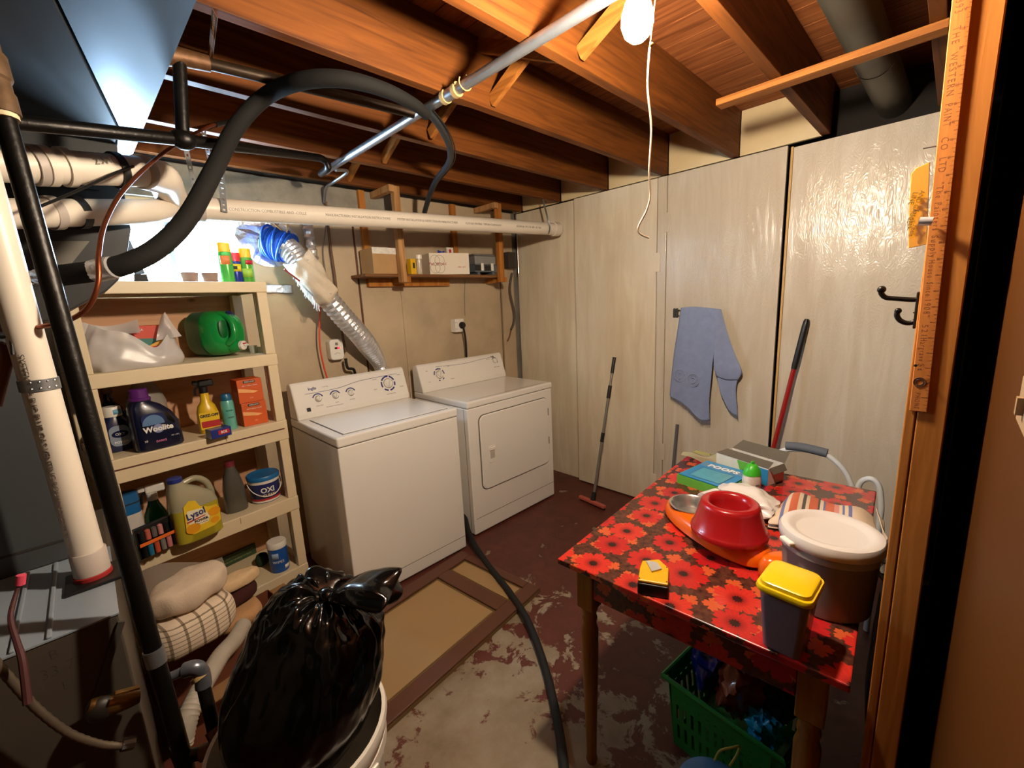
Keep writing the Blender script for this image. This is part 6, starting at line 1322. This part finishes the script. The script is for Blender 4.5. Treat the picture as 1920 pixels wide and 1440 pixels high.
# laundry on a carton in front of the shelving
lb = thing('laundry_carton', 'red-brown carton on the floor in front of the shelving holding folded linens', 'box', (.20, 1.93, 0), R(10))
obj('carton', open_box(BM(), -.21, .27, -.19, .21, .0008, .20), M('red_brown_carton', '#6e3a22', .8, var=.2), lb)
obj('flap', box(-.21, .27, -.26, -.19, .195, .20), M('kraft_flap', '#8f6a44', .85), lb); obj('flap', box(.271, .34, -.17, .2, .19, .195), M('kraft_flap_b', '#9b7046', .85), lb)
def pile(name, lab, c, a_, b_, h, rz, mat, seed=0, cat='towel', e=2.6, wr_=.006):
    t = thing(name, lab, cat, mat4=Matrix.Translation(c) @ Matrix.Rotation(R(rz), 4, 'Z')); rings = []
    for z, s in ((0, .88), (.18, .98), (.5, 1.03), (.82, .98), (1, .84)):
        rings.append([Vector((p.x+wr_*noise.noise(p*22+Vector((seed, 0, z*3))), p.y+wr_*noise.noise(p*22+Vector((0, seed, z*3))), z*h+wr_*1.4*noise.noise(p*14+Vector((seed, seed, z))))) for p in sup(0, 0, 0, a_*s, b_*s, e, 48)])
    obj('folded_cloth', loft(rings), mat, t, smooth=True, subsurf=1); return t
def plaid():
    m, t, b = nt('plaid_cloth'); v = mp(t, (1, 1, 1)); sx = N(t, 'ShaderNodeSeparateXYZ'); t.links.new(v, sx.inputs[0]); cs = []
    for ch, sc_ in ((0, 22), (2, 62)):
        mu = N(t, 'ShaderNodeMath', operation='MULTIPLY'); mu.inputs[1].default_value = sc_; t.links.new(sx.outputs[ch], mu.inputs[0]); fr = N(t, 'ShaderNodeMath', operation='FRACT'); t.links.new(mu.outputs[0], fr.inputs[0])
        cs.append(ramp(t, fr.outputs[0], [(.0, (1, 1, 1)), (.70, (1, 1, 1)), (.74, lin('#a59f97')), (.90, lin('#a59f97')), (.85, (1, 1, 1))]))
    x = N(t, 'ShaderNodeMix', data_type='RGBA', blend_type='MULTIPLY'); x.inputs[0].default_value = 1; t.links.new(cs[0], x.inputs[6]); t.links.new(cs[1], x.inputs[7])
    y = N(t, 'ShaderNodeMix', data_type='RGBA', blend_type='MULTIPLY'); y.inputs[0].default_value = 1; t.links.new(x.outputs[2], y.inputs[6]); y.inputs[7].default_value = (*lin('#dccab4'), 1)
    t.links.new(y.outputs[2], b.inputs['Base Color']); b.inputs['Roughness'].default_value = .95; return m
tc0 = M('tan_cloth', '#b58a60', .95, bump=.4, bscale=120); wc0 = M('cream_terry', '#d0bca6', .95, bump=.3, bscale=220)
def on_line(px, py, y): return aty(px, py, y)
c = on_line(372, 1212, 1.80); pile('plaid_towel', 'folded plaid towel in cream and grey under the cream towel', (c.x, c.y+.05, c.z+.005), .135, .10, .14, 16, plaid(), 1)
c2 = on_line(358, 1150, 1.82); pile('cream_towel', 'rolled cream terry towel on top of the laundry pile', (c2.x+.01, c2.y+.05, c.z+.146), .125, .085, .10, 20, wc0, 5, e=2.2, wr_=.012)
c3 = on_line(448, 1172, 1.92); pile('tan_cloth', 'folded tan cloth at the right of the laundry pile', (c3.x, c3.y+.04, c3.z), .09, .09, .06, 12, tc0, 9)
pile('beige_cloth', 'rolled beige cloth at the upper right of the laundry pile', (c3.x+.02, c3.y+.07, c3.z+.125), .10, .04, .055, 14, M('beige_cloth', '#d2b48c', .95, bump=.4), 13, e=2.1)
pile('maroon_cloth', 'dark maroon cloth between the tan and beige cloths', (c3.x+.0, c3.y+.09, c3.z+.064), .10, .075, .058, 10, M('maroon_fleece', '#3c1512', .95), 17)
cb4 = on_line(330, 1098, 2.02); pl4 = thing('plastic_sheeting', 'bundle of clear plastic with a pale rim behind the laundry pile', 'plastic', (cb4.x, cb4.y, c.z+.10))
bm = BM(); rows = [[Vector((cb4.x-.13+.06*i, cb4.y-.04+.04*j, cb4.z-.02+.035*math.sin(i*.9+.4)+.02*j+.01*noise.noise(Vector((i, j, 2))))) for i in range(6)] for j in range(4)]
obj('sheet', grid(dense(rows, 3, 3)), glassy('cloudy_sheet', '#8f867a', .25, .35), pl4, world=True, smooth=True); obj('pale_rim', tube([on_line(x, y, 1.98) for x, y in ((300, 1112), (325, 1088), (355, 1076), (388, 1074))], .006, 8, 5), whiteP, pl4, world=True, smooth=True)
vh = [on_line(456, 1172, 1.72), on_line(440, 1200, 1.64), on_line(415, 1228, 1.55), on_line(394, 1262, 1.48), on_line(372, 1300, 1.42), on_line(352, 1345, 1.38), on_line(340, 1400, 1.36)]
T(obj('vacuum_hose', tube(vh, .027, 18, 12, rfun=lambda f, i: .0255+.0022*(i % 2)), M('grey_white_hose', '#a59d90', .5), smooth=True), 'ribbed off-white hose bending down beside the black garbage bag', 'hose')
# electrical bits at far left
rp_ = [att(38, 1092, .84), att(28, 1120, .83), att(20, 1160, .81), att(32, 1205, .80), att(42, 1240, .79), att(52, 1320, .78)]
rw = thing('red_wire', 'dark red cable with a pink cap in front of the furnace', 'wire', rp_[-1])
obj('cable', tube(rp_, .006, 8, 6, rfun=lambda f, i: .003+.0035*f), M('dark_red_cable', '#431a1c', .7), rw, world=True, smooth=True); obj('cap', tube([att(38, 1096, .84), att(40, 1078, .84)], .0075, 10), M('pink_cap', '#e0506c', .4), rw, world=True, smooth=True)
fcx = thing('flexible_conduit', 'flexible metal conduit sweeping across the lower left corner', 'conduit', aty(120, 1375, 1.17))
obj('conduit', tube([aty(x, y, 1.165) for x, y in ((-30, 1215), (20, 1275), (70, 1330), (130, 1375), (190, 1396), (235, 1398))], .0075, 12, 10, rfun=lambda f, i: .0068+.001*(i % 2)), M('dull_conduit', '#7a6c5c', .4, .6, .2), fcx, world=True, smooth=True)
obj('connector', tube([aty(228, 1399, 1.165), aty(252, 1394, 1.165)], .011, 8), galvM, fcx, world=True)
bv = thing('brass_valve', 'brass shut-off valve in the shadow at the foot of the furnace', 'valve', aty(222, 1318, 1.17))
obj('body', tube([aty(x, y, 1.175) for x, y in ((165, 1325), (195, 1322), (222, 1318), (262, 1306))], .016, 14, 4, rfun=lambda f, i: .012+.008*math.sin(PI*f)), M('dark_brass', '#7d5a30', .35, .8, .3), bv, world=True, smooth=True)
obj('lever', beam(aty(215, 1300, 1.15), aty(262, 1288, 1.15), .012, .004), M('brass_lever', '#8a6230', .35, .8), bv, world=True, bevel=.001)
obj('black_knob', ball(aty(190, 1330, 1.172), .026, sq=(1, .7, 1)), M('dark_knob', '#241d18', .5), bv, world=True, smooth=True)
zt = atx(1656, 1070, 1.5)
sk = thing('dark_sack', 'black sack hanging in the narrow gap between the table and the stud', 'sack', (1.5, .052, zt.z-.5))
bm = BM(); bmesh.ops.create_icosphere(bm, subdivisions=4, radius=1)
for v in bm.verts:
    k_ = 1+.2*noise.noise(v.co*2.4); f_ = .55+.45*(1-max(0, v.co.z)); v.co = Vector((1.5+v.co.x*.11*k_*f_, .054+v.co.y*.017*k_, zt.z-.26+v.co.z*.25))
obj('sack', bm, M('black_sack_cloth', '#0f0d0c', .8, bump=.3), sk, world=True, smooth=True)
obj('strap', tube([Vector((1.49, .05, zt.z-.03)), atx(1648, 1075, 1.49), atx(1640, 1052, 1.49), Vector((1.50, .030, zt.z+.03))], .006, 8, 5), blackP, sk, world=True, smooth=True)
cl = thing('copper_elbow', 'brown insulated pipe elbow at the left picture edge', 'elbow', att(8, 690, .95))
obj('elbow', tube([att(-30, 648, .95), att(6, 650, .95), att(12, 670, .95), att(6, 700, .95), att(-10, 760, .95)], .012, 12, 5), M('brown_elbow', '#6a3f28', .5, .4), cl, world=True, smooth=True); obj('black_clip', tube([att(2, 632, .93), att(20, 634, .93), att(25, 665, .93)], .004, 8, 4), blackP, cl, world=True)
